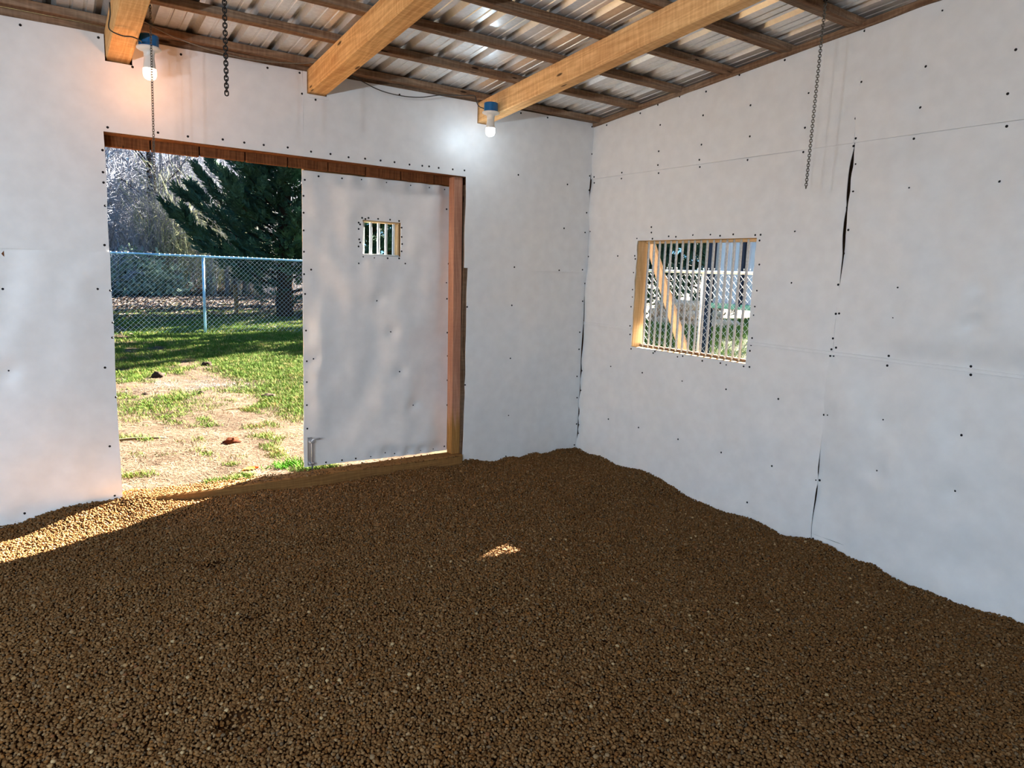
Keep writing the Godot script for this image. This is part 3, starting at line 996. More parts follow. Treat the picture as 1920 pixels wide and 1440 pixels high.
func build_cables() -> void:
	var c := thing("electric_cable", Vector3(-3.45, 2.56, 0.4), "dark cable looped round the left rafter to the warm lamp", "cable")
	part("cable_run", tube_mesh(curve_points([Vector3(-3.41, 2.585, 0.33), Vector3(-3.433, 2.566, 0.44), Vector3(-3.47, 2.567, 0.47), Vector3(-3.512, 2.566, 0.46), Vector3(-3.558, 2.580, 0.45), Vector3(-3.571, 2.601, 0.45), Vector3(-3.563, 2.655, 0.46), Vector3(-3.563, 2.71, 0.47)]), [0.0032], 6), plain(Color(0.10, 0.09, 0.08), 0.6), c)
	var b := thing("electric_cable", Vector3(-2.9, 2.68, 0.13), "pale cable sagging between the left and middle rafters", "cable")
	part("cable_run", tube_mesh(curve_points([Vector3(-3.40, 2.76, 0.12), Vector3(-3.358, 2.745, 0.125), Vector3(-3.211, 2.698, 0.128), Vector3(-2.984, 2.664, 0.13), Vector3(-2.773, 2.66, 0.13), Vector3(-2.515, 2.690, 0.13), Vector3(-2.397, 2.72, 0.13)]), [0.0034], 6), mats.wire, b)
	var a := thing("electric_cable", Vector3(-1.7, 2.66, 0.13), "grey cable sagging between the middle rafter and the cool white lamp", "cable")
	part("cable_run", tube_mesh(curve_points([Vector3(-2.29, 2.715, 0.13), Vector3(-2.179, 2.684, 0.13), Vector3(-1.994, 2.627, 0.13), Vector3(-1.839, 2.613, 0.13), Vector3(-1.679, 2.626, 0.13), Vector3(-1.515, 2.668, 0.13), Vector3(-1.34, 2.69, 0.15), Vector3(-1.285, 2.69, 0.2), Vector3(-1.296, 2.64, 0.25), Vector3(-1.278, 2.607, 0.26), Vector3(-1.245, 2.594, 0.28)]), [0.0034], 6), plain(Color(0.25, 0.23, 0.21), 0.6), a)


func link_mesh(long: float, wide: float, wire: float) -> ArrayMesh:
	var pts := []
	for i in 14:
		var a := TAU * i / 14
		pts.append(Vector3(cos(a) * wide * 0.5, sin(a) * wide * 0.5 + signf(sin(a)) * (long - wide) * 0.5, 0.0))
	return tube_mesh(pts, [wire], 5, true)


func chain(top: Vector3, low: float, pitch: float, wide: float, wire: float, mat: Material, label: String, turn: float, drift := Vector2.ZERO) -> void:
	var c := thing("hanging_chain", top, label, "chain")
	var mesh := link_mesh(pitch + wire * 2.0, wide, wire)
	var n := int((top.y - low) / pitch)
	for i in n:
		var t := float(i) / n
		var y := top.y - (i + 0.5) * pitch
		var a := turn + (PI / 2 if i % 2 == 1 else 0.0) + t * 0.7
		part("link", mesh, mat, c, Transform3D(Basis(Vector3.UP, a), Vector3(top.x + drift.x * t, y, top.z + drift.y * t)))
	part("nail", tube_mesh([Vector3(0, 0.004, -0.05), Vector3(0, 0.0, 0.012)], [0.003], 6), mats.screw, c, Transform3D(Basis(), top))


func build_chains() -> void:
	chain(Vector3(-3.379, 2.742, 0.45), 1.80, 0.0130, 0.0105, 0.0017, mats.chain, "thin twisted chain hanging beside the warm lamp before the doorway", 0.4, Vector2(-0.012, 0.0))
	chain(Vector3(-3.224, 2.842, 1.436), 2.152, 0.0150, 0.0150, 0.0029, mats.old_chain, "dark heavy chain ending above the doorway, right of the warm lamp", 0.9)
	chain(Vector3(-0.405, 2.93, 2.33), 1.966, 0.0128, 0.0140, 0.0022, mats.chain, "thin grey chain hanging in front of the right wall", 0.2, Vector2(-0.008, 0.0))


# ---------------------------------------------------------------- outdoors

func land(x: float, z: float) -> float:
	var y := -0.09
	if z < 0.0:
		y = -0.06 - 0.0115 * minf(-z, 12.8)
		y += smoothstep(-34.0, -80.0, z) * 2.2
	var off := Vector2(x, z).length()
	y += 0.02 * broad.get_noise_2d(x * 0.4, z * 0.4) * smoothstep(1.0, 6.0, off)
	y += 0.012 * broad.get_noise_2d(x * 1.7, z * 1.7) * smoothstep(0.5, 2.0, -z)
	if x > 0.13:
		y += 0.55 * smoothstep(3.2, 8.8, x) * smoothstep(-13.0, -8.0, z)
	return y


# base colours of the yard: straw, grass, a patch of grey gravel, leaf litter under the trees
func yard_mix(x: float, z: float) -> Array:
	var n := broad.get_noise_2d(x * 0.8 + 3.0, z * 0.55)
	var m := broad.get_noise_2d(x * 2.1 + 30.0, z * 1.4)
	var k := broad.get_noise_2d(x * 5.0, z * 3.5 + 60.0)
	var grass := smoothstep(-0.15, 0.25, n * 0.6 + m * 0.5 + k * 0.25 + 0.9 * smoothstep(-1.2, -6.2, z) - 0.62)
	# bare places: by the doorway, the old gravel heap
	grass = maxf(grass, 0.8 * exp(-pow((x + 3.1) / 0.55, 2.0) - pow((z + 3.3) / 0.45, 2.0)))
	grass = maxf(grass, 0.9 * smoothstep(-2.2, -1.6, x) * smoothstep(-1.6, -2.4, z))
	grass = maxf(grass, 0.55 * smoothstep(0.28, 0.62, k * 0.6 + m * 0.8))
	var grey := exp(-pow((x + 2.35) / 0.62, 2.0) - pow((z + 4.75) / 0.55, 2.0)) * (0.8 + 0.5 * m)
	grass *= 1.0 - clampf(grey * 1.6, 0.0, 1.0)
	var litter := smoothstep(-13.5, -19.0, z + m * 1.5 + n * 2.0) * (0.75 + 0.35 * n)
	litter = maxf(litter, smoothstep(-29.0, -33.0, z))
	litter = maxf(litter, 0.8 * smoothstep(-1.9, -2.6, x) * smoothstep(-8.0, -12.0, z) * smoothstep(-0.3, 0.3, k + m))
	return [clampf(grass, 0.0, 1.0), clampf(grey, 0.0, 1.0), clampf(litter, 0.0, 1.0), k]


func yard_color(x: float, z: float) -> Color:
	var f := yard_mix(x, z)
	var c := Color(0.050, 0.028, 0.017).lerp(Color(0.11, 0.076, 0.052), clampf(0.5 + 1.2 * f[3], 0.0, 1.0))
	c = c.lerp(Color(0.036, 0.062, 0.014), f[0] * 0.85)
	c = c.lerp(Color(0.07, 0.068, 0.072), f[1])
	c = c.lerp(Color(0.06, 0.045, 0.038), f[2])
	return c


func build_ground() -> void:
	var marks_z := cuts(-9.0, 8.0, 0.12, [], 0, [])
	var zs := PackedFloat32Array()
	var z := -120.0
	while z < -9.2:
		zs.append(z)
		z += clampf((-z - 9.0) * 0.06 + 0.14, 0.14, 6.0)
	zs.append_array(marks_z)
	for k in [10.0, 14.0, 20.0, 30.0, 50.0, 80.0]:
		zs.append(k)
	var xs := PackedFloat32Array()
	for k in [-90.0, -60.0, -40.0, -25.0, -15.0, -10.0, -8.0]:
		xs.append(k)
	xs.append_array(cuts(-7.0, 5.0, 0.12, [], 0, [0.0]))
	var x := 5.3
	while x < 110.0:
		xs.append(x)
		x += clampf((x - 5.0) * 0.12 + 0.25, 0.3, 8.0)
	var st := starts()
	st.set_smooth_group(1)
	for i in xs.size() - 1:
		for j in zs.size() - 1:
			var mx := (xs[i] + xs[i + 1]) * 0.5
			var mz := (zs[j] + zs[j + 1]) * 0.5
			if mx > -6.4 and mx < 0.0 and mz > 0.0 and mz < 7.0:
				continue
			var k: Array[Vector3] = []
			for e in [[i, j], [i + 1, j], [i + 1, j + 1], [i, j + 1]]:
				k.append(Vector3(xs[e[0]], land(xs[e[0]], zs[e[1]]), zs[e[1]]))
			for t in [[0, 1, 2], [0, 2, 3]]:
				var a := k[t[0]]
				var b := k[t[1]]
				var c := k[t[2]]
				if (b - a).cross(c - a).y > 0.0:
					var s := b
					b = c
					c = s
				for v: Vector3 in [a, b, c]:
					st.set_color(yard_color(v.x, v.z))
					st.add_vertex(v)
	var look := speckle(Color(0.70, 0.70, 0.70), Color(1.0, 1.0, 1.0), 1.3, 41, 0.95)
	look.vertex_color_use_as_albedo = true
	var g := part("ground", done(st), look, self)
	tag(g, "yard of grass and pine straw outside the barn, running back to the woods", "ground", "", "structure")


func blades_mesh(count: int, tall: float, spread: float, lie: float, wide: float, sd: int) -> ArrayMesh:
	var r := RandomNumberGenerator.new()
	r.seed = sd
	var st := starts()
	for i in count:
		var a := r.randf() * TAU
		var p := Vector3(cos(a), 0, sin(a)) * spread * sqrt(r.randf())
		var b := r.randf() * TAU
		var way := Vector3(cos(b), 0, sin(b))
		var h := tall * r.randf_range(0.5, 1.0)
		var side := way.cross(Vector3.UP) * wide * 0.5
		var m := p + way * h * 0.35 * lie + Vector3.UP * h * (0.55 if lie < 1.5 else 0.12)
		var t := p + way * h * lie + Vector3.UP * h * (0.85 if lie < 1.5 else 0.03)
		tri(st, p - side, p + side, m + side * 0.8, way + Vector3.UP)
		tri(st, p - side, m + side * 0.8, m - side * 0.8, way + Vector3.UP)
		tri(st, m - side * 0.8, m + side * 0.8, t, way + Vector3.UP)
	return done(st)


func scatter(called: String, mesh: Mesh, mat: Material, parent: Node3D, places: Array, tints := []) -> MultiMeshInstance3D:
	var mm := MultiMesh.new()
	mm.transform_format = MultiMesh.TRANSFORM_3D
	mm.use_colors = not tints.is_empty()
	mm.mesh = mesh
	mm.instance_count = places.size()
	var off := Vector3.ZERO if parent == self else base_of(parent)
	for i in places.size():
		var t: Transform3D = places[i]
		t.origin -= off
		mm.set_instance_transform(i, t)
		if not tints.is_empty():
			mm.set_instance_color(i, tints[i])
	var o := MultiMeshInstance3D.new()
	o.name = called
	o.multimesh = mm
	o.material_override = mat
	o.set_meta("kind", "stuff")
	parent.add_child(o, true)
	return o


func build_yard() -> void:
	var r := RandomNumberGenerator.new()
	r.seed = 9
	var leaf := plain(Color.WHITE, 0.8)
	leaf.vertex_color_use_as_albedo = true
	leaf.cull_mode = BaseMaterial3D.CULL_DISABLED
	leaf.backlight = Color(0.35, 0.4, 0.2)
	var dry := plain(Color.WHITE, 0.85)
	dry.vertex_color_use_as_albedo = true
	dry.cull_mode = BaseMaterial3D.CULL_DISABLED
	var grass := []
	var grass_tint := []
	var straw := []
	var straw_tint := []
	for i in 110000:
		# denser close to the door, within what the doorway and the window show
		var d := pow(r.randf(), 1.7) * 21.0 + 0.22
		var z := -d
		var half := 0.16 * (d + 4.73) + 0.4
		var mid := lerpf(-2.9, -3.93 + 0.19 * (d + 4.73), minf(1.0, d / 3.0))
		var x := mid + r.randf_range(-1.0, 1.0) * half
		var f := yard_mix(x, z)
		var up := Basis(Vector3.UP, r.randf() * TAU)
		var size := r.randf_range(0.6, 1.25) * (1.0 + d * 0.035)
		if r.randf() < f[0] * (1.0 - f[2]) * 0.92:
			grass.append(Transform3D(up.scaled(Vector3.ONE * size), Vector3(x, land(x, z) - 0.004, z)))
			var t := r.randf()
			var c := Color(0.045, 0.098, 0.016).lerp(Color(0.105, 0.155, 0.022), t)
			if t > 0.86:
				c = Color(0.24, 0.20, 0.08)
			grass_tint.append(c)
		elif d < 9.0 and r.randf() > f[1] * 0.9 and r.randf() < 0.7 + 0.6 * f[3]:
			straw.append(Transform3D(up.scaled(Vector3.ONE * size), Vector3(x, land(x, z) + 0.001, z)))
			straw_tint.append(Color(0.058, 0.040, 0.026).lerp(Color(0.14, 0.102, 0.072), r.randf()) * r.randf_range(0.45, 1.25) * (1.0 + 0.6 * f[3]))
	# beside the barn, seen through the barred window
	for i in 14000:
		var x := 0.4 + pow(r.randf(), 1.4) * 16.0
		var z := 4.73 - (x + 3.93) * r.randf_range(0.68, 1.15)
		grass.append(Transform3D(Basis(Vector3.UP, r.randf() * TAU).scaled(Vector3.ONE * r.randf_range(0.9, 2.2)), Vector3(x, land(x, z) - 0.004, z)))
		grass_tint.append(Color(0.06, 0.13, 0.025).lerp(Color(0.13, 0.21, 0.045), r.randf()))
	var g := scatter("grass", blades_mesh(9, 0.055, 0.045, 0.45, 0.0035, 1), leaf, self, grass, grass_tint)
	tag(g, "short green grass growing across the yard beyond the doorway", "grass", "", "stuff")
	var s := scatter("pine_straw", blades_mesh(8, 0.13, 0.06, 2.0, 0.0042, 2), dry, self, straw, straw_tint)
	tag(s, "tan pine straw strewn over the bare ground by the doorway", "straw", "", "stuff")
	# fallen leaves under the trees
	var litter := []
	var litter_tint := []
	for i in 26000:
		var z := -lerpf(12.5, 40.0, pow(r.randf(), 0.8))
		var x := -3.93 + (4.73 - z) * r.randf_range(0.06, 0.33)
		if r.randf() > yard_mix(x, z)[2] + 0.08:
			continue
		var up := Basis.from_euler(Vector3(r.randf_range(-0.6, 0.6), r.randf() * TAU, r.randf_range(-0.6, 0.6)))
		litter.append(Transform3D(up.scaled(Vector3.ONE * r.randf_range(0.7, 1.6)), Vector3(x, land(x, z) + 0.02, z)))
		litter_tint.append([Color(0.080, 0.058, 0.048), Color(0.115, 0.090, 0.078), Color(0.055, 0.042, 0.038), Color(0.095, 0.086, 0.088)][r.randi() % 4])
	var lf := starts()
	quad(lf, Vector3(-0.05, 0, 0), Vector3(0, 0.012, -0.03), Vector3(0.06, 0, 0), Vector3(0, 0.012, 0.03), Vector3.UP)
	var lt := scatter("leaf_litter", done(lf), dry, self, litter, litter_tint)
	tag(lt, "brown fallen leaves lying along the edge of the woods", "leaves", "", "stuff")
	# gravel of the grey patch
	var stones := []
	var stone_tint := []
	for i in 5200:
		var x := -2.35 + r.randfn(0.0, 0.5)
		var z := -4.75 + r.randfn(0.0, 0.42)
		var k := r.randf_range(0.008, 0.018)
		stones.append(Transform3D(Basis.from_euler(Vector3(r.randf() * 3, r.randf() * 6, 0)).scaled(Vector3(k, k * 0.7, k)), Vector3(x, land(x, z) + 0.003, z)))
		var v := r.randf_range(0.045, 0.15)
		stone_tint.append(Color(v, v, v * 1.03))
	var gp := scatter("grey_gravel", pebble_mesh(9), dry, self, stones, stone_tint)
	tag(gp, "patch of grey gravel lying in the sunlit grass", "gravel", "", "stuff")
	small_things()
	left_fence()


func lump(size: Vector3, sd: int, rough := 0.35) -> ArrayMesh:
	var s := SphereMesh.new()
	s.radial_segments = 14
	s.rings = 8
	s.radius = 1.0
	s.height = 2.0
	var a := s.get_mesh_arrays()
	var v: PackedVector3Array = a[Mesh.ARRAY_VERTEX]
	for i in v.size():
		var n := v[i].normalized()
		v[i] = n * size * 0.5 * (1.0 + rough * broad.get_noise_3d(n.x * 1.6 + sd * 3.0, n.y * 1.6, n.z * 1.6) + rough * 0.6 * broad.get_noise_3d(n.x * 4.0, n.y * 4.0 + sd, n.z * 4.0))
	var st := starts()
	st.set_smooth_group(1)
	var idx: PackedInt32Array = a[Mesh.ARRAY_INDEX]
	for i in range(0, idx.size(), 3):
		if (v[idx[i + 1]] - v[idx[i]]).cross(v[idx[i + 2]] - v[idx[i]]).length() > 1e-9:
			tri(st, v[idx[i]], v[idx[i + 1]], v[idx[i + 2]], v[idx[i]] + v[idx[i + 1]] + v[idx[i + 2]])
	return done(st)


func small_things() -> void:
	var clod := speckle(Color(0.12, 0.10, 0.085), Color(0.24, 0.20, 0.17), 9.0, 51)
	var said := ["dark clod of earth beside the grey gravel patch, at the edge of the shade", "dark clod of earth in the shaded grass, in line with the fence post", "dark clod in the sunlit grass close to the sliding door", "small dark clod at the near edge of the grey gravel", "small dark clod on the bare straw left of the grey gravel"]
	var at := [Vector3(-2.69, 0, -5.56), Vector3(-1.89, 0, -6.63), Vector3(-1.77, 0, -3.57), Vector3(-2.42, 0, -4.05), Vector3(-3.0, 0, -4.2)]
	var big := [Vector3(0.17, 0.11, 0.14), Vector3(0.16, 0.11, 0.13), Vector3(0.20, 0.06, 0.13), Vector3(0.09, 0.06, 0.08), Vector3(0.08, 0.05, 0.07)]
	for i in 5:
		var p: Vector3 = at[i]
		p.y = land(p.x, p.z) + big[i].y * 0.32
		var o := part("dirt_clod", lump(big[i], i), clod, self, Transform3D(Basis(), p))
		tag(o, said[i], "clod", "")
	var p := Vector3(-2.65, land(-2.65, -1.37) + 0.02, -1.37)
	var cl := part("leaf_clump", lump(Vector3(0.13, 0.07, 0.10), 12, 0.7), speckle(Color(0.20, 0.10, 0.06), Color(0.33, 0.18, 0.11), 20.0, 52), self, Transform3D(Basis(), p))
	tag(cl, "clump of red-brown dead leaves on the straw before the doorway", "leaves")
	var lf := starts()
	for k in 6:
		var u := -0.06 + k * 0.02
		var w0 := 0.035 * sin(PI * k / 6.0) + 0.004
		var w1 := 0.035 * sin(PI * (k + 1) / 6.0) + 0.004
		for s in [-1.0, 1.0]:
			quad(lf, Vector3(u, 0.02, 0), Vector3(u + 0.02, 0.02, 0), Vector3(u + 0.02, 0.032, w1 * s), Vector3(u, 0.032, w0 * s), Vector3.UP)
	var orange := plain(Color(0.72, 0.36, 0.14), 0.7)
	orange.cull_mode = BaseMaterial3D.CULL_DISABLED
	var ol := part("fallen_leaf", done(lf), orange, self, Transform3D(Basis(Vector3.UP, 0.2), Vector3(-2.72, land(-2.72, -0.44) - 0.004, -0.44)))
	tag(ol, "single orange fallen leaf lying just outside the sill", "leaf")
	var stick := part("stick", tube_mesh(curve_points([Vector3(-0.32, 0.02, 0.02), Vector3(-0.05, 0.03, 0.0), Vector3(0.16, 0.025, 0.02), Vector3(0.27, 0.015, 0.07)]), [0.018, 0.016, 0.015, 0.013, 0.010], 7), plain(Color(0.34, 0.33, 0.27), 0.85), self, Transform3D(Basis(), Vector3(-3.36, land(-3.4, -1.83), -1.83)))
	tag(stick, "grey stick lying on the straw at the left edge of the doorway", "stick")
	var twig := part("twig", tube_mesh(curve_points([Vector3(-0.2, 0.012, -0.03), Vector3(0.0, 0.03, 0.0), Vector3(0.17, 0.012, 0.05)]), [0.009, 0.008, 0.006], 6), plain(Color(0.60, 0.50, 0.38), 0.85), self, Transform3D(Basis(), Vector3(-2.23, land(-2.23, -2.85), -2.85)))
	tag(twig, "pale twig lying in the sunlit grass near the sliding door", "twig")
	# bright weeds at the foot of the door
	var weed := plain(Color(0.22, 0.42, 0.05), 0.7)
	weed.cull_mode = BaseMaterial3D.CULL_DISABLED
	weed.backlight = Color(0.4, 0.5, 0.1)
	var spots := []
	for i in 60:
		spots.append(Transform3D(Basis(Vector3.UP, rng.randf() * TAU).scaled(Vector3.ONE * rng.randf_range(0.7, 1.3)), Vector3(-2.46 + rng.randfn(0.0, 0.08), -0.07, -0.42 + rng.randfn(0.0, 0.05))))
	var wd := scatter("weeds", blades_mesh(10, 0.07, 0.03, 0.6, 0.007, 5), weed, self, spots)
	tag(wd, "bright green weeds outside the sill at the door's left foot", "weeds", "", "stuff")
	var stake := timber("wooden_stake", Vector3(1.33, -0.4, -19.2), Vector3(1.28, 0.78, -19.2), 0.12, 0.11, mats.stake, self, 0.01)
	tag(stake, "weathered wooden stake standing beyond the chain-link fence", "stake")


func woven(long: float, low: float, high: float, cell: float, wire: float, sd := 0.0) -> ArrayMesh:
	# every wire zigzags upright and hooks through its neighbours
	var st := starts()
	var n := int(long / cell)
	var m := int((high - low) / (cell * 0.5))
	for i in n + 1:
		for k in m:
			var y0 := low + k * cell * 0.5
			var x0 := (i + (0.5 if k % 2 == 1 else 0.0)) * cell
			for s in [-1.0, 1.0]:
				var x1: float = x0 + s * cell * 0.5
				if (x1 < x0) == (k % 2 == 0) or true:
					if s > 0.0 and k % 2 == 1 and i == n:
						continue
					var a := Vector3(x0, y0, 0.0)
					var b := Vector3(x1, y0 + cell * 0.5, 0.0)
					var side := Vector3(-(b.y - a.y), b.x - a.x, 0).normalized() * wire
					var deep := Vector3(0, 0, wire)
					var off := Vector3(0, 0, wire * 0.6 * s)
					a += off
					b += off
					var c0 := [a + side, a - side * 0.5 + deep, a - side * 0.5 - deep]
					var c1 := [b + side, b - side * 0.5 + deep, b - side * 0.5 - deep]
					for e in 3:
						var f := (e + 1) % 3
						quad(st, c0[e], c0[f], c1[f], c1[e], c0[e] + c0[f] - a * 2.0)
		# twisted ends above the rail
	for i in n + 1:
		for s in [-1.0, 1.0]:
			var x: float = i * cell + s * 0.006
			add_tube(st, [Vector3(x, high, 0), Vector3(x - s * 0.012, high + cell * 0.45, 0)], [wire], 3)
	return done(st)


func left_fence() -> void:
	var f := thing("chain_link_fence", Vector3(0.0, -0.22, -12.8), "chain-link fence with blue-grey top rail crossing the yard beyond the doorway", "fence")
	var pipe := mats.fence as Material
	part("top_rail", tube_mesh([Vector3(-8.0, 1.572, -12.8), Vector3(12.0, 1.572, -12.8)], [0.024], 10), pipe, f)
	for x in [-7.0, -3.9, -0.79, 2.35, 5.45, 8.6, 11.7]:
		part("post", tube_mesh([Vector3(x, -0.5, -12.83), Vector3(x, 1.56, -12.83)], [0.03], 10), pipe, f)
		part("post_cap", lathe_mesh([Vector2(0.033, -0.03), Vector2(0.035, 0.0), Vector2(0.028, 0.03), Vector2(0.0, 0.042)], 12), pipe, f, Transform3D(Basis(), Vector3(x, 1.56, -12.83)))
	var net := part("wire_netting", woven(20.0, 0.0, 1.76, 0.105, 0.0021), mats.fence_wire, f, Transform3D(Basis(), Vector3(-8.0, -0.2, -12.78)))
	net.set_meta("kind", "stuff")


# ---------------------------------------------------------------- trees

func limb(st: SurfaceTool, twigs: SurfaceTool, p: Vector3, way: Vector3, long: float, r0: float, depth: int, r: RandomNumberGenerator, lift: float) -> void:
	var segs := 4 if depth > 1 else (3 if depth == 1 else 2)
	var pts := [p]
	var radii := [r0]
	var d := way
	var q := p
	for s in segs:
		d = (d + Vector3(r.randf_range(-0.3, 0.3), r.randf_range(-0.2, 0.2) + lift, r.randf_range(-0.3, 0.3)) * 0.55).normalized()
		q += d * long / segs
		pts.append(q)
		radii.append(maxf(r0 * (1.0 - 0.8 * (s + 1.0) / segs), 0.006))
	add_tube(st if depth > 1 else twigs, pts, radii, 5 if depth > 1 else 3)
	if depth == 0:
		return
	var kids := [0, 6, 6, 7][depth] as int
	for k in kids:
		var t := r.randf_range(0.25, 1.0) * segs
		var i := mini(int(t), segs - 1)
		var at: Vector3 = (pts[i] as Vector3).lerp(pts[i + 1], t - i)
		var along: Vector3 = ((pts[i + 1] as Vector3) - pts[i]).normalized()
		var side: Vector3 = along.cross(Vector3(r.randf_range(-1, 1), r.randf_range(-1, 1), r.randf_range(-1, 1))).normalized()
		limb(st, twigs, at, (along * 0.75 + side * r.randf_range(0.6, 1.1)).normalized(), long * r.randf_range(0.40, 0.65), maxf(lerpf(r0, r0 * 0.3, t / segs) * 0.6, 0.0075), depth - 1, r, lift)


func bare_tree(called: String, tall: float, r0: float, sd: int, bark: Material, fork := false) -> Node3D:
	var o := Node3D.new()
	o.name = called
	var r := RandomNumberGenerator.new()
	r.seed = sd
	var st := starts()
	var tw := starts()
	var pts := []
	var radii := []
	var lean := Vector3(r.randf_range(-0.05, 0.05), 0, r.randf_range(-0.05, 0.05))
	if fork:
		lean = Vector3(0.10, 0, 0.0)
	var q := Vector3(0, -0.3, 0)
	var n := 9
	for i in n + 1:
		pts.append(q)
		radii.append(r0 * (1.0 - 0.85 * i / n) * (1.35 if i == 0 else 1.0))
		q += Vector3(lean.x + r.randf_range(-0.035, 0.035), 1.0, lean.z + r.randf_range(-0.035, 0.035)) * tall / n
	add_tube(st, pts, radii, 8)
	for i in range(2, n + 1):
		for k in (3 if i > 3 else 2):
			var a := r.randf() * TAU
			var t := float(i) / n
			var at: Vector3 = pts[i]
			at = at.lerp(pts[i - 1], r.randf())
			limb(st, tw, at, Vector3(cos(a), r.randf_range(0.35, 1.0), sin(a)).normalized(), tall * lerpf(0.30, 0.14, t) * r.randf_range(0.7, 1.2), maxf(0.012, r0 * lerpf(0.38, 0.16, t)), 2, r, 0.10)
	var trunk := MeshInstance3D.new()
	trunk.name = "trunk"
	trunk.mesh = done(st)
	trunk.material_override = bark
	o.add_child(trunk)
	var twig := MeshInstance3D.new()
	twig.name = "twigs"
	twig.mesh = done(tw)
	twig.material_override = mats.twig
	twig.set_meta("kind", "stuff")
	o.add_child(twig)
	return o


# a flat spray of scale foliage
func spray_mesh(sd: int, leaves := 16) -> ArrayMesh:
	var r := RandomNumberGenerator.new()
	r.seed = sd
	var st := starts()
	for i in leaves:
		var t := float(i) / leaves
		var root := Vector3(t * 0.26, 0.02 * sin(t * 3.0), 0)
		var a := (1.0 if i % 2 == 0 else -1.0) * r.randf_range(0.3, 0.9)
		var way := Vector3(cos(a), r.randf_range(-0.25, 0.45), sin(a)).normalized()
		var l := r.randf_range(0.09, 0.18) * (1.0 - 0.35 * t)
		var side := way.cross(Vector3.UP).normalized() * 0.016
		var up := Vector3.UP * 0.008
		var m := root + way * l * 0.45
		tri(st, root, m + side, root + way * l, Vector3.UP)
		tri(st, root, m - side, root + way * l, Vector3.UP)
		tri(st, root, m + side + up, m - side - up, Vector3.UP)
	return done(st)


func evergreen(called: String, where: Vector3, tall: float, wide: float, low: float, sd: int, label: String, group: String, dense := 1.0, tint := Color(1, 1, 1)) -> Node3D:
	var o := thing(called, where, label, "tree", group)
	var r := RandomNumberGenerator.new()
	r.seed = sd
	var st := starts()
	add_tube(st, [where + Vector3(0, -0.3, 0), where + Vector3(0, 0.5, 0), where + Vector3(0.05, tall * 0.5, 0.02), where + Vector3(0, tall, 0)], [tall * 0.033, tall * 0.025, tall * 0.015, 0.01], 9)
	part("trunk", done(st), mats.dark_bark, o)
	var bs := starts()
	var places := []
	var tints := []
	var count := int(62 * dense)
	for i in count:
		var t := pow(float(i) / count, 0.85)
		var y := lerpf(low, tall * 0.97, t)
		var a := i * 2.39996 + r.randf_range(-0.4, 0.4)
		var long := wide * (1.0 - pow(t, 1.25)) * r.randf_range(0.75, 1.12) + 0.25
		var out := Vector3(cos(a), 0, sin(a))
		var pts := []
		var radii := []
		for k in 6:
			var s := k / 5.0
			pts.append(where + Vector3(0, y, 0) + out * long * s + Vector3.UP * long * (0.16 * s + 0.42 * s * s) + Vector3(r.randf_range(-0.05, 0.05), r.randf_range(-0.04, 0.04), r.randf_range(-0.05, 0.05)) * long * s)
			radii.append(lerpf(0.035 * long / wide + 0.008, 0.006, s))
		add_tube(bs, pts, radii, 4)
		var sprays := int(long * 26 * dense) + 8
		for k in sprays:
			var s := pow(r.randf(), 0.7) * 4.99
			var j := int(s)
			var at: Vector3 = (pts[j] as Vector3).lerp(pts[j + 1], s - j)
			var along: Vector3 = ((pts[j + 1] as Vector3) - pts[j]).normalized()
			var side := along.cross(Vector3.UP).normalized()
			var bushy := long * 0.20 * (1.15 - s / 5.0)
			at += side * r.randf_range(-1, 1) * bushy + Vector3.UP * r.randf_range(-0.8, 1.0) * bushy
			var dir := (along * 1.2 + side * r.randf_range(-0.8, 0.8) + Vector3.UP * r.randf_range(-0.25, 0.6)).normalized()
			var up := dir.cross(Vector3(r.randf_range(-1, 1), 0.2, r.randf_range(-1, 1))).normalized()
			places.append(Transform3D(Basis(dir, up, dir.cross(up)) * r.randf_range(0.9, 1.7), at))
			var b := r.randf_range(0.6, 1.3)
			tints.append(Color(0.040 * b * tint.r, 0.085 * b * tint.g, 0.058 * b * tint.b))
	part("branches", done(bs), mats.dark_bark, o)
	scatter("foliage", mats.spray, mats.needle, o, places, tints)
	return o


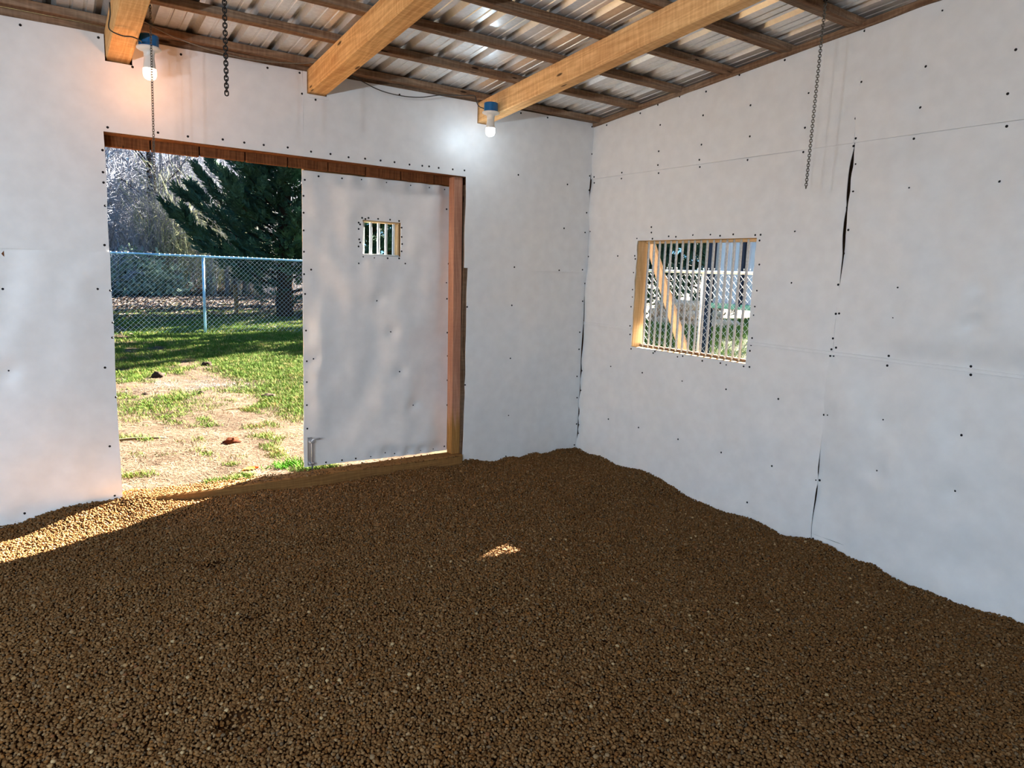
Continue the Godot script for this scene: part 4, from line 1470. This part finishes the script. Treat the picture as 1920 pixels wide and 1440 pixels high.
func build_trees() -> void:
	mats.spray = spray_mesh(3)
	var r := RandomNumberGenerator.new()
	r.seed = 31
	evergreen("cedar_tree", Vector3(2.50, -0.2, -17.9), 9.5, 3.0, 0.75, 5, "dark green cedar with upswept branches just beyond the fence", "", 1.55)
	evergreen("cedar_tree", Vector3(8.4, -0.2, -14.9), 13.0, 3.9, 0.7, 8, "dark cedar hidden behind the sliding door, glimpsed through its bars", "", 1.0)
	evergreen("cedar_tree", Vector3(15.5, 0.0, -18.6), 9.0, 3.2, 0.7, 18, "dark cedar farther right in the yard", "", 0.8)
	evergreen("pine_tree", Vector3(14.6, 0.0, -35.0), 7.0, 2.2, 1.5, 24, "small dark pine at the edge of the woods, right of the doorway view", "", 0.6)
	evergreen("pine_tree", Vector3(12.5, 0.0, -27.5), 11.0, 3.2, 1.5, 25, "tall dark pine nearer the barn, right of the doorway view", "", 0.6)
	# dark screen beyond the side fence
	var line := [Vector3(11.5, 0.4, -8.3), Vector3(10.6, 0.1, -10.4), Vector3(15.6, 0.3, -9.4)]
	var told := ["young dark evergreen in the middle of the barred window's view, beyond the side fence", "young dark evergreen behind the diagonal brace in the barred window's view", "taller dark evergreen beside the metal shed in the barred window's view"]
	for i in 3:
		evergreen("cedar_tree", line[i], [4.4, 5.0, 5.8][i], 1.7, 0.25, 40 + i, told[i], "", 0.9)
	evergreen("cedar_tree", Vector3(6.6, -0.1, -20.6), 8.0, 2.5, 0.4, 66, "dark cedar straight behind the barred opening of the sliding door", "", 1.1)
	# a tall dark trunk right behind the cedar
	var pine := evergreen("pine_tree", Vector3(4.25, -0.1, -24.0), 13.0, 2.2, 5.5, 61, "tall dark-trunked evergreen behind the right side of the cedar", "", 0.9)
	pine.set_meta("category", "tree")
	# bare trees of the wood
	var kinds := [bare_tree("bare_tree", 11.0, 0.13, 1, mats.grey_bark), bare_tree("bare_tree", 9.0, 0.09, 2, mats.grey_bark), bare_tree("bare_tree", 13.0, 0.15, 3, mats.grey_bark), bare_tree("bare_tree", 10.0, 0.07, 4, mats.grey_bark)]
	var dark := bare_tree("bare_tree", 13.0, 0.20, 12, mats.dark_bark)
	var pale := bare_tree("bare_tree", 13.0, 0.24, 7, mats.pale_bark, true)
	add_child(dark, true)
	dark.position = Vector3(0.83, -0.05, -36.0)
	tag(dark, "straight dark-trunked bare tree left of the thick leaning grey trunk", "tree")
	add_child(pale, true)
	pale.position = Vector3(1.75, -0.05, -37.0)
	tag(pale, "thick grey bare tree leaning right at the edge of the woods", "tree")
	var first := {}
	for i in 46:
		var deep := lerpf(33.5, 62.0, pow(r.randf(), 1.2)) if i > 5 else r.randf_range(33.0, 37.0)
		var s := lerpf(0.055, 0.325, (i * 0.618034) - floor(i * 0.618034)) + r.randf_range(-0.008, 0.008)
		var k := i % 4
		var o: Node3D
		if first.has(k):
			o = (kinds[k] as Node3D).duplicate()
		else:
			o = kinds[k]
			first[k] = true
		o.name = "bare_tree"
		add_child(o, true)
		var x := -3.93 + s * (4.73 + deep)
		o.position = Vector3(x, land(x, -deep) - 0.05, -deep)
		o.rotation.y = r.randf() * TAU
		o.scale = Vector3.ONE * r.randf_range(0.85, 1.25)
		tag(o, "slender grey leafless tree in the woods beyond the fence", "tree", "leafless trees in the woods")
	# a thin pale sapling close to the fence at the doorway's left edge
	var sap := bare_tree("bare_sapling", 5.2, 0.035, 77, mats.pale_bark)
	add_child(sap, true)
	sap.position = Vector3(-2.35, -0.2, -17.5)
	tag(sap, "thin pale bare sapling at the left edge of the doorway view", "tree")
	# brush between the trunks
	var bt := starts()
	var br := RandomNumberGenerator.new()
	br.seed = 90
	for i in 7:
		var a := br.randf() * TAU
		limb(bt, bt, Vector3(br.randf_range(-0.3, 0.3), 0, br.randf_range(-0.3, 0.3)), Vector3(cos(a) * 0.4, 1.0, sin(a) * 0.4).normalized(), br.randf_range(1.6, 3.2), 0.012, 2, br, 0.15)
	var places := []
	var tints := []
	for i in 420:
		var deep := lerpf(33.0, 75.0, pow(r.randf(), 1.1))
		var s := r.randf_range(0.05, 0.335)
		var x := -3.93 + s * (4.73 + deep)
		var size := r.randf_range(0.6, 1.2) * (1.0 + (deep - 33.0) * 0.012)
		places.append(Transform3D(Basis(Vector3.UP, r.randf() * TAU).scaled(Vector3(size, size * r.randf_range(0.9, 1.7), size)), Vector3(x, land(x, -deep) - 0.05, -deep)))
		var t := r.randf()
		var c := Color(0.19, 0.195, 0.215).lerp(Color(0.33, 0.335, 0.37), t)
		if s > 0.12 and s < 0.25 and t < 0.6:
			c = Color(0.34, 0.36, 0.21)
		tints.append(c)
	var tint_look := plain(Color.WHITE, 0.9)
	tint_look.vertex_color_use_as_albedo = true
	var brush := scatter("undergrowth", done(bt), tint_look, self, places, tints)
	tag(brush, "tangled grey and yellow-green brush filling the woods", "undergrowth", "", "stuff")
	# evergreen understorey far back closes the view low down
	var under := []
	var under_tint := []
	for i in 3200:
		var deep := r.randf_range(52.0, 85.0)
		var s := r.randf_range(0.04, 0.34)
		var x := -3.93 + s * (4.73 + deep)
		var y := land(x, -deep) + pow(r.randf(), 1.6) * 5.0
		under.append(Transform3D(Basis.from_euler(Vector3(r.randf() * 6, r.randf() * 6, r.randf() * 6)) * r.randf_range(1.6, 3.4), Vector3(x, y, -deep)))
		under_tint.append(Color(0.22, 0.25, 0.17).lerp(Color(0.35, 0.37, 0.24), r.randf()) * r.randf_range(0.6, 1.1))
	var hz := scatter("distant_foliage", mats.spray, mats.needle, self, under, under_tint)
	tag(hz, "hazy yellow-green foliage deep in the woods", "foliage", "", "stuff")
	# holly thicket at the left
	var holly := thing("holly_shrub", Vector3(-0.2, -0.15, -32.0), "leafy blue-green shrub behind the fence at the left edge of the doorway", "shrub")
	var hs := starts()
	for i in 9:
		var a := r.randf() * TAU
		limb(hs, hs, Vector3(-0.2 + r.randf_range(-1.0, 1.0), -0.2, -32.0 + r.randf_range(-0.5, 0.5)), Vector3(cos(a) * 0.5, 1, sin(a) * 0.5).normalized(), 2.0, 0.03, 1, r, 0.1)
	part("stems", done(hs), mats.dark_bark, holly).set_meta("kind", "stuff")
	var hl := []
	var ht := []
	for i in 2600:
		var v := Vector3(r.randfn(0, 0.85), absf(r.randfn(0.0, 0.75)) + 0.1, r.randfn(0, 0.5))
		if v.y > 2.3 - 0.45 * absf(v.x):
			continue
		hl.append(Transform3D(Basis.from_euler(Vector3(r.randf() * 6, r.randf() * 6, r.randf() * 6)) * r.randf_range(0.6, 1.1), Vector3(-0.3, -0.15, -32.0) + v))
		ht.append(Color(0.10, 0.16, 0.12).lerp(Color(0.24, 0.32, 0.26), r.randf()))
	scatter("leaves", mats.spray, mats.needle, holly, hl, ht)


# ---------------------------------------------------------------- beside the barn

func build_lean_to() -> void:
	var l := thing("lean_to", Vector3(1.0, -0.1, 2.0), "open lean-to of posts, beam and metal sheets along the barn's right side", "lean-to")
	var st := starts()
	for k in 40:
		var z0 := -0.52 + k * 0.13
		for side in [0.0, 0.0015]:
			quad(st, Vector3(0.16, 2.50 + side, z0), Vector3(2.05, 2.19 + side, z0), Vector3(2.05, 2.21 + side, z0 + 0.065), Vector3(0.16, 2.52 + side, z0 + 0.065), Vector3.UP if side > 0.0 else Vector3.DOWN)
			quad(st, Vector3(0.16, 2.52 + side, z0 + 0.065), Vector3(2.05, 2.21 + side, z0 + 0.065), Vector3(2.05, 2.19 + side, z0 + 0.13), Vector3(0.16, 2.50 + side, z0 + 0.13), Vector3.UP if side > 0.0 else Vector3.DOWN)
	part("roof_sheet", done(st), mats.roof, l)
	timber("beam", Vector3(1.9, 2.06, -0.12), Vector3(1.9, 2.06, 4.6), 0.04, 0.24, mats.pale, l)
	timber("post", Vector3(1.9, -0.4, 2.9), Vector3(1.9, 1.94, 2.9), 0.09, 0.09, mats.pale, l)
	timber("post", Vector3(1.9, -0.4, 4.55), Vector3(1.9, 1.94, 4.55), 0.09, 0.09, mats.pale, l)
	timber("fascia", Vector3(1.9, 2.348, -0.498), Vector3(1.9, 1.98, -0.07), 0.04, 0.10, mats.pale, l)
	var brace := timber("diagonal_brace", Vector3(1.3, -0.15, 0.484), Vector3(1.3, 2.22, -0.79), 0.04, 0.105, mats.brace, self)
	tag(brace, "pale diagonal timber brace crossing behind the window bars", "brace")
	# fence beyond
	var f := thing("chain_link_fence", Vector3(3.0, -0.1, -1.5), "chain-link fence with pale top rail close behind the barred window", "fence")
	part("top_rail", tube_mesh([Vector3(3.0, 1.56, -8.0), Vector3(3.0, 1.56, 4.0)], [0.021], 10), mats.bar, f)
	for z in [-7.2, -4.3, -1.34, 1.6]:
		part("post", tube_mesh([Vector3(3.03, -0.4, z), Vector3(3.03, 1.55, z)], [0.028], 10), mats.bar, f)
	var net := part("wire_netting", woven(12.0, -0.1, 1.57, 0.088, 0.0021), mats.bar, f, Transform3D(Basis(Vector3.UP, -PI / 2), Vector3(2.975, 0.0, -8.0)))
	net.set_meta("kind", "stuff")
	# metal-sided shed on posts
	var s := thing("metal_shed", Vector3(6.6, 0.0, -1.2), "blue-grey metal-sided shed raised on posts beyond the side fence", "shed")
	var sd := starts()
	var z := -3.35
	while z < 1.6:
		for q in [[0.0, 0.0, 0.05, 0.0], [0.05, 0.0, 0.065, 0.02], [0.065, 0.02, 0.085, 0.02], [0.085, 0.02, 0.10, 0.0]]:
			quad(sd, Vector3(5.6 - q[1], 1.08, z + q[0]), Vector3(5.6 - q[3], 1.08, z + q[2]), Vector3(5.6 - q[3], 2.55, z + q[2]), Vector3(5.6 - q[1], 2.55, z + q[0]), Vector3.LEFT)
		z += 0.10
	part("siding", done(sd), plain(Color(0.52, 0.60, 0.70), 0.5, 0.3), s)
	part("body", box_mesh(Vector3(2.2, 1.45, 4.9), 0.02), plain(Color(0.45, 0.52, 0.60), 0.6), s, Transform3D(Basis(), Vector3(6.72, 1.81, -0.88)))
	part("roof", box_mesh(Vector3(2.7, 0.05, 5.3), 0.01), plain(Color(0.40, 0.45, 0.50), 0.5, 0.4), s, Transform3D(Basis(Vector3.BACK, 0.08), Vector3(6.7, 2.62, -0.88)))
	part("corner_post", box_mesh(Vector3(0.12, 2.7, 0.10), 0.01), plain(Color(0.13, 0.17, 0.24), 0.7), s, Transform3D(Basis(), Vector3(5.57, 1.2, -3.40)))
	part("corner_post", box_mesh(Vector3(0.08, 1.5, 0.08), 0.01), plain(Color(0.13, 0.17, 0.24), 0.7), s, Transform3D(Basis(), Vector3(5.55, 1.8, -2.75)))
	part("floor_rail", box_mesh(Vector3(0.10, 0.09, 4.95), 0.01), plain(Color(0.36, 0.58, 0.52), 0.5, 0.2), s, Transform3D(Basis(), Vector3(5.57, 1.05, -0.88)))
	for p in [Vector3(5.65, 0.45, -1.5), Vector3(5.65, 0.45, 1.4), Vector3(7.7, 0.45, -3.2), Vector3(7.7, 0.45, 1.4)]:
		part("leg", box_mesh(Vector3(0.1, 1.3, 0.1), 0.01), mats.stake, s, Transform3D(Basis(), p))
	# a pile of pale logs
	var pile := thing("log_pile", Vector3(9.2, 0.4, -6.9), "low pile of pale cut logs seen through the window bars", "log pile")
	var r := RandomNumberGenerator.new()
	r.seed = 14
	for i in 16:
		var row := 0 if i < 7 else (1 if i < 12 else 2)
		var k: int = i - [0, 7, 12][row]
		var p := Vector3(9.2 + r.randf_range(-0.1, 0.1), 0.44 + row * 0.20, -8.0 + k * 0.30 + row * 0.15)
		var st2 := starts()
		add_tube(st2, [p + Vector3(-0.6, 0, 0.1), p + Vector3(0.0, 0.02, 0.0), p + Vector3(0.6, 0, 0.04)], [0.11, 0.12, 0.105], 9)
		part("log", done(st2), mats.log, pile)
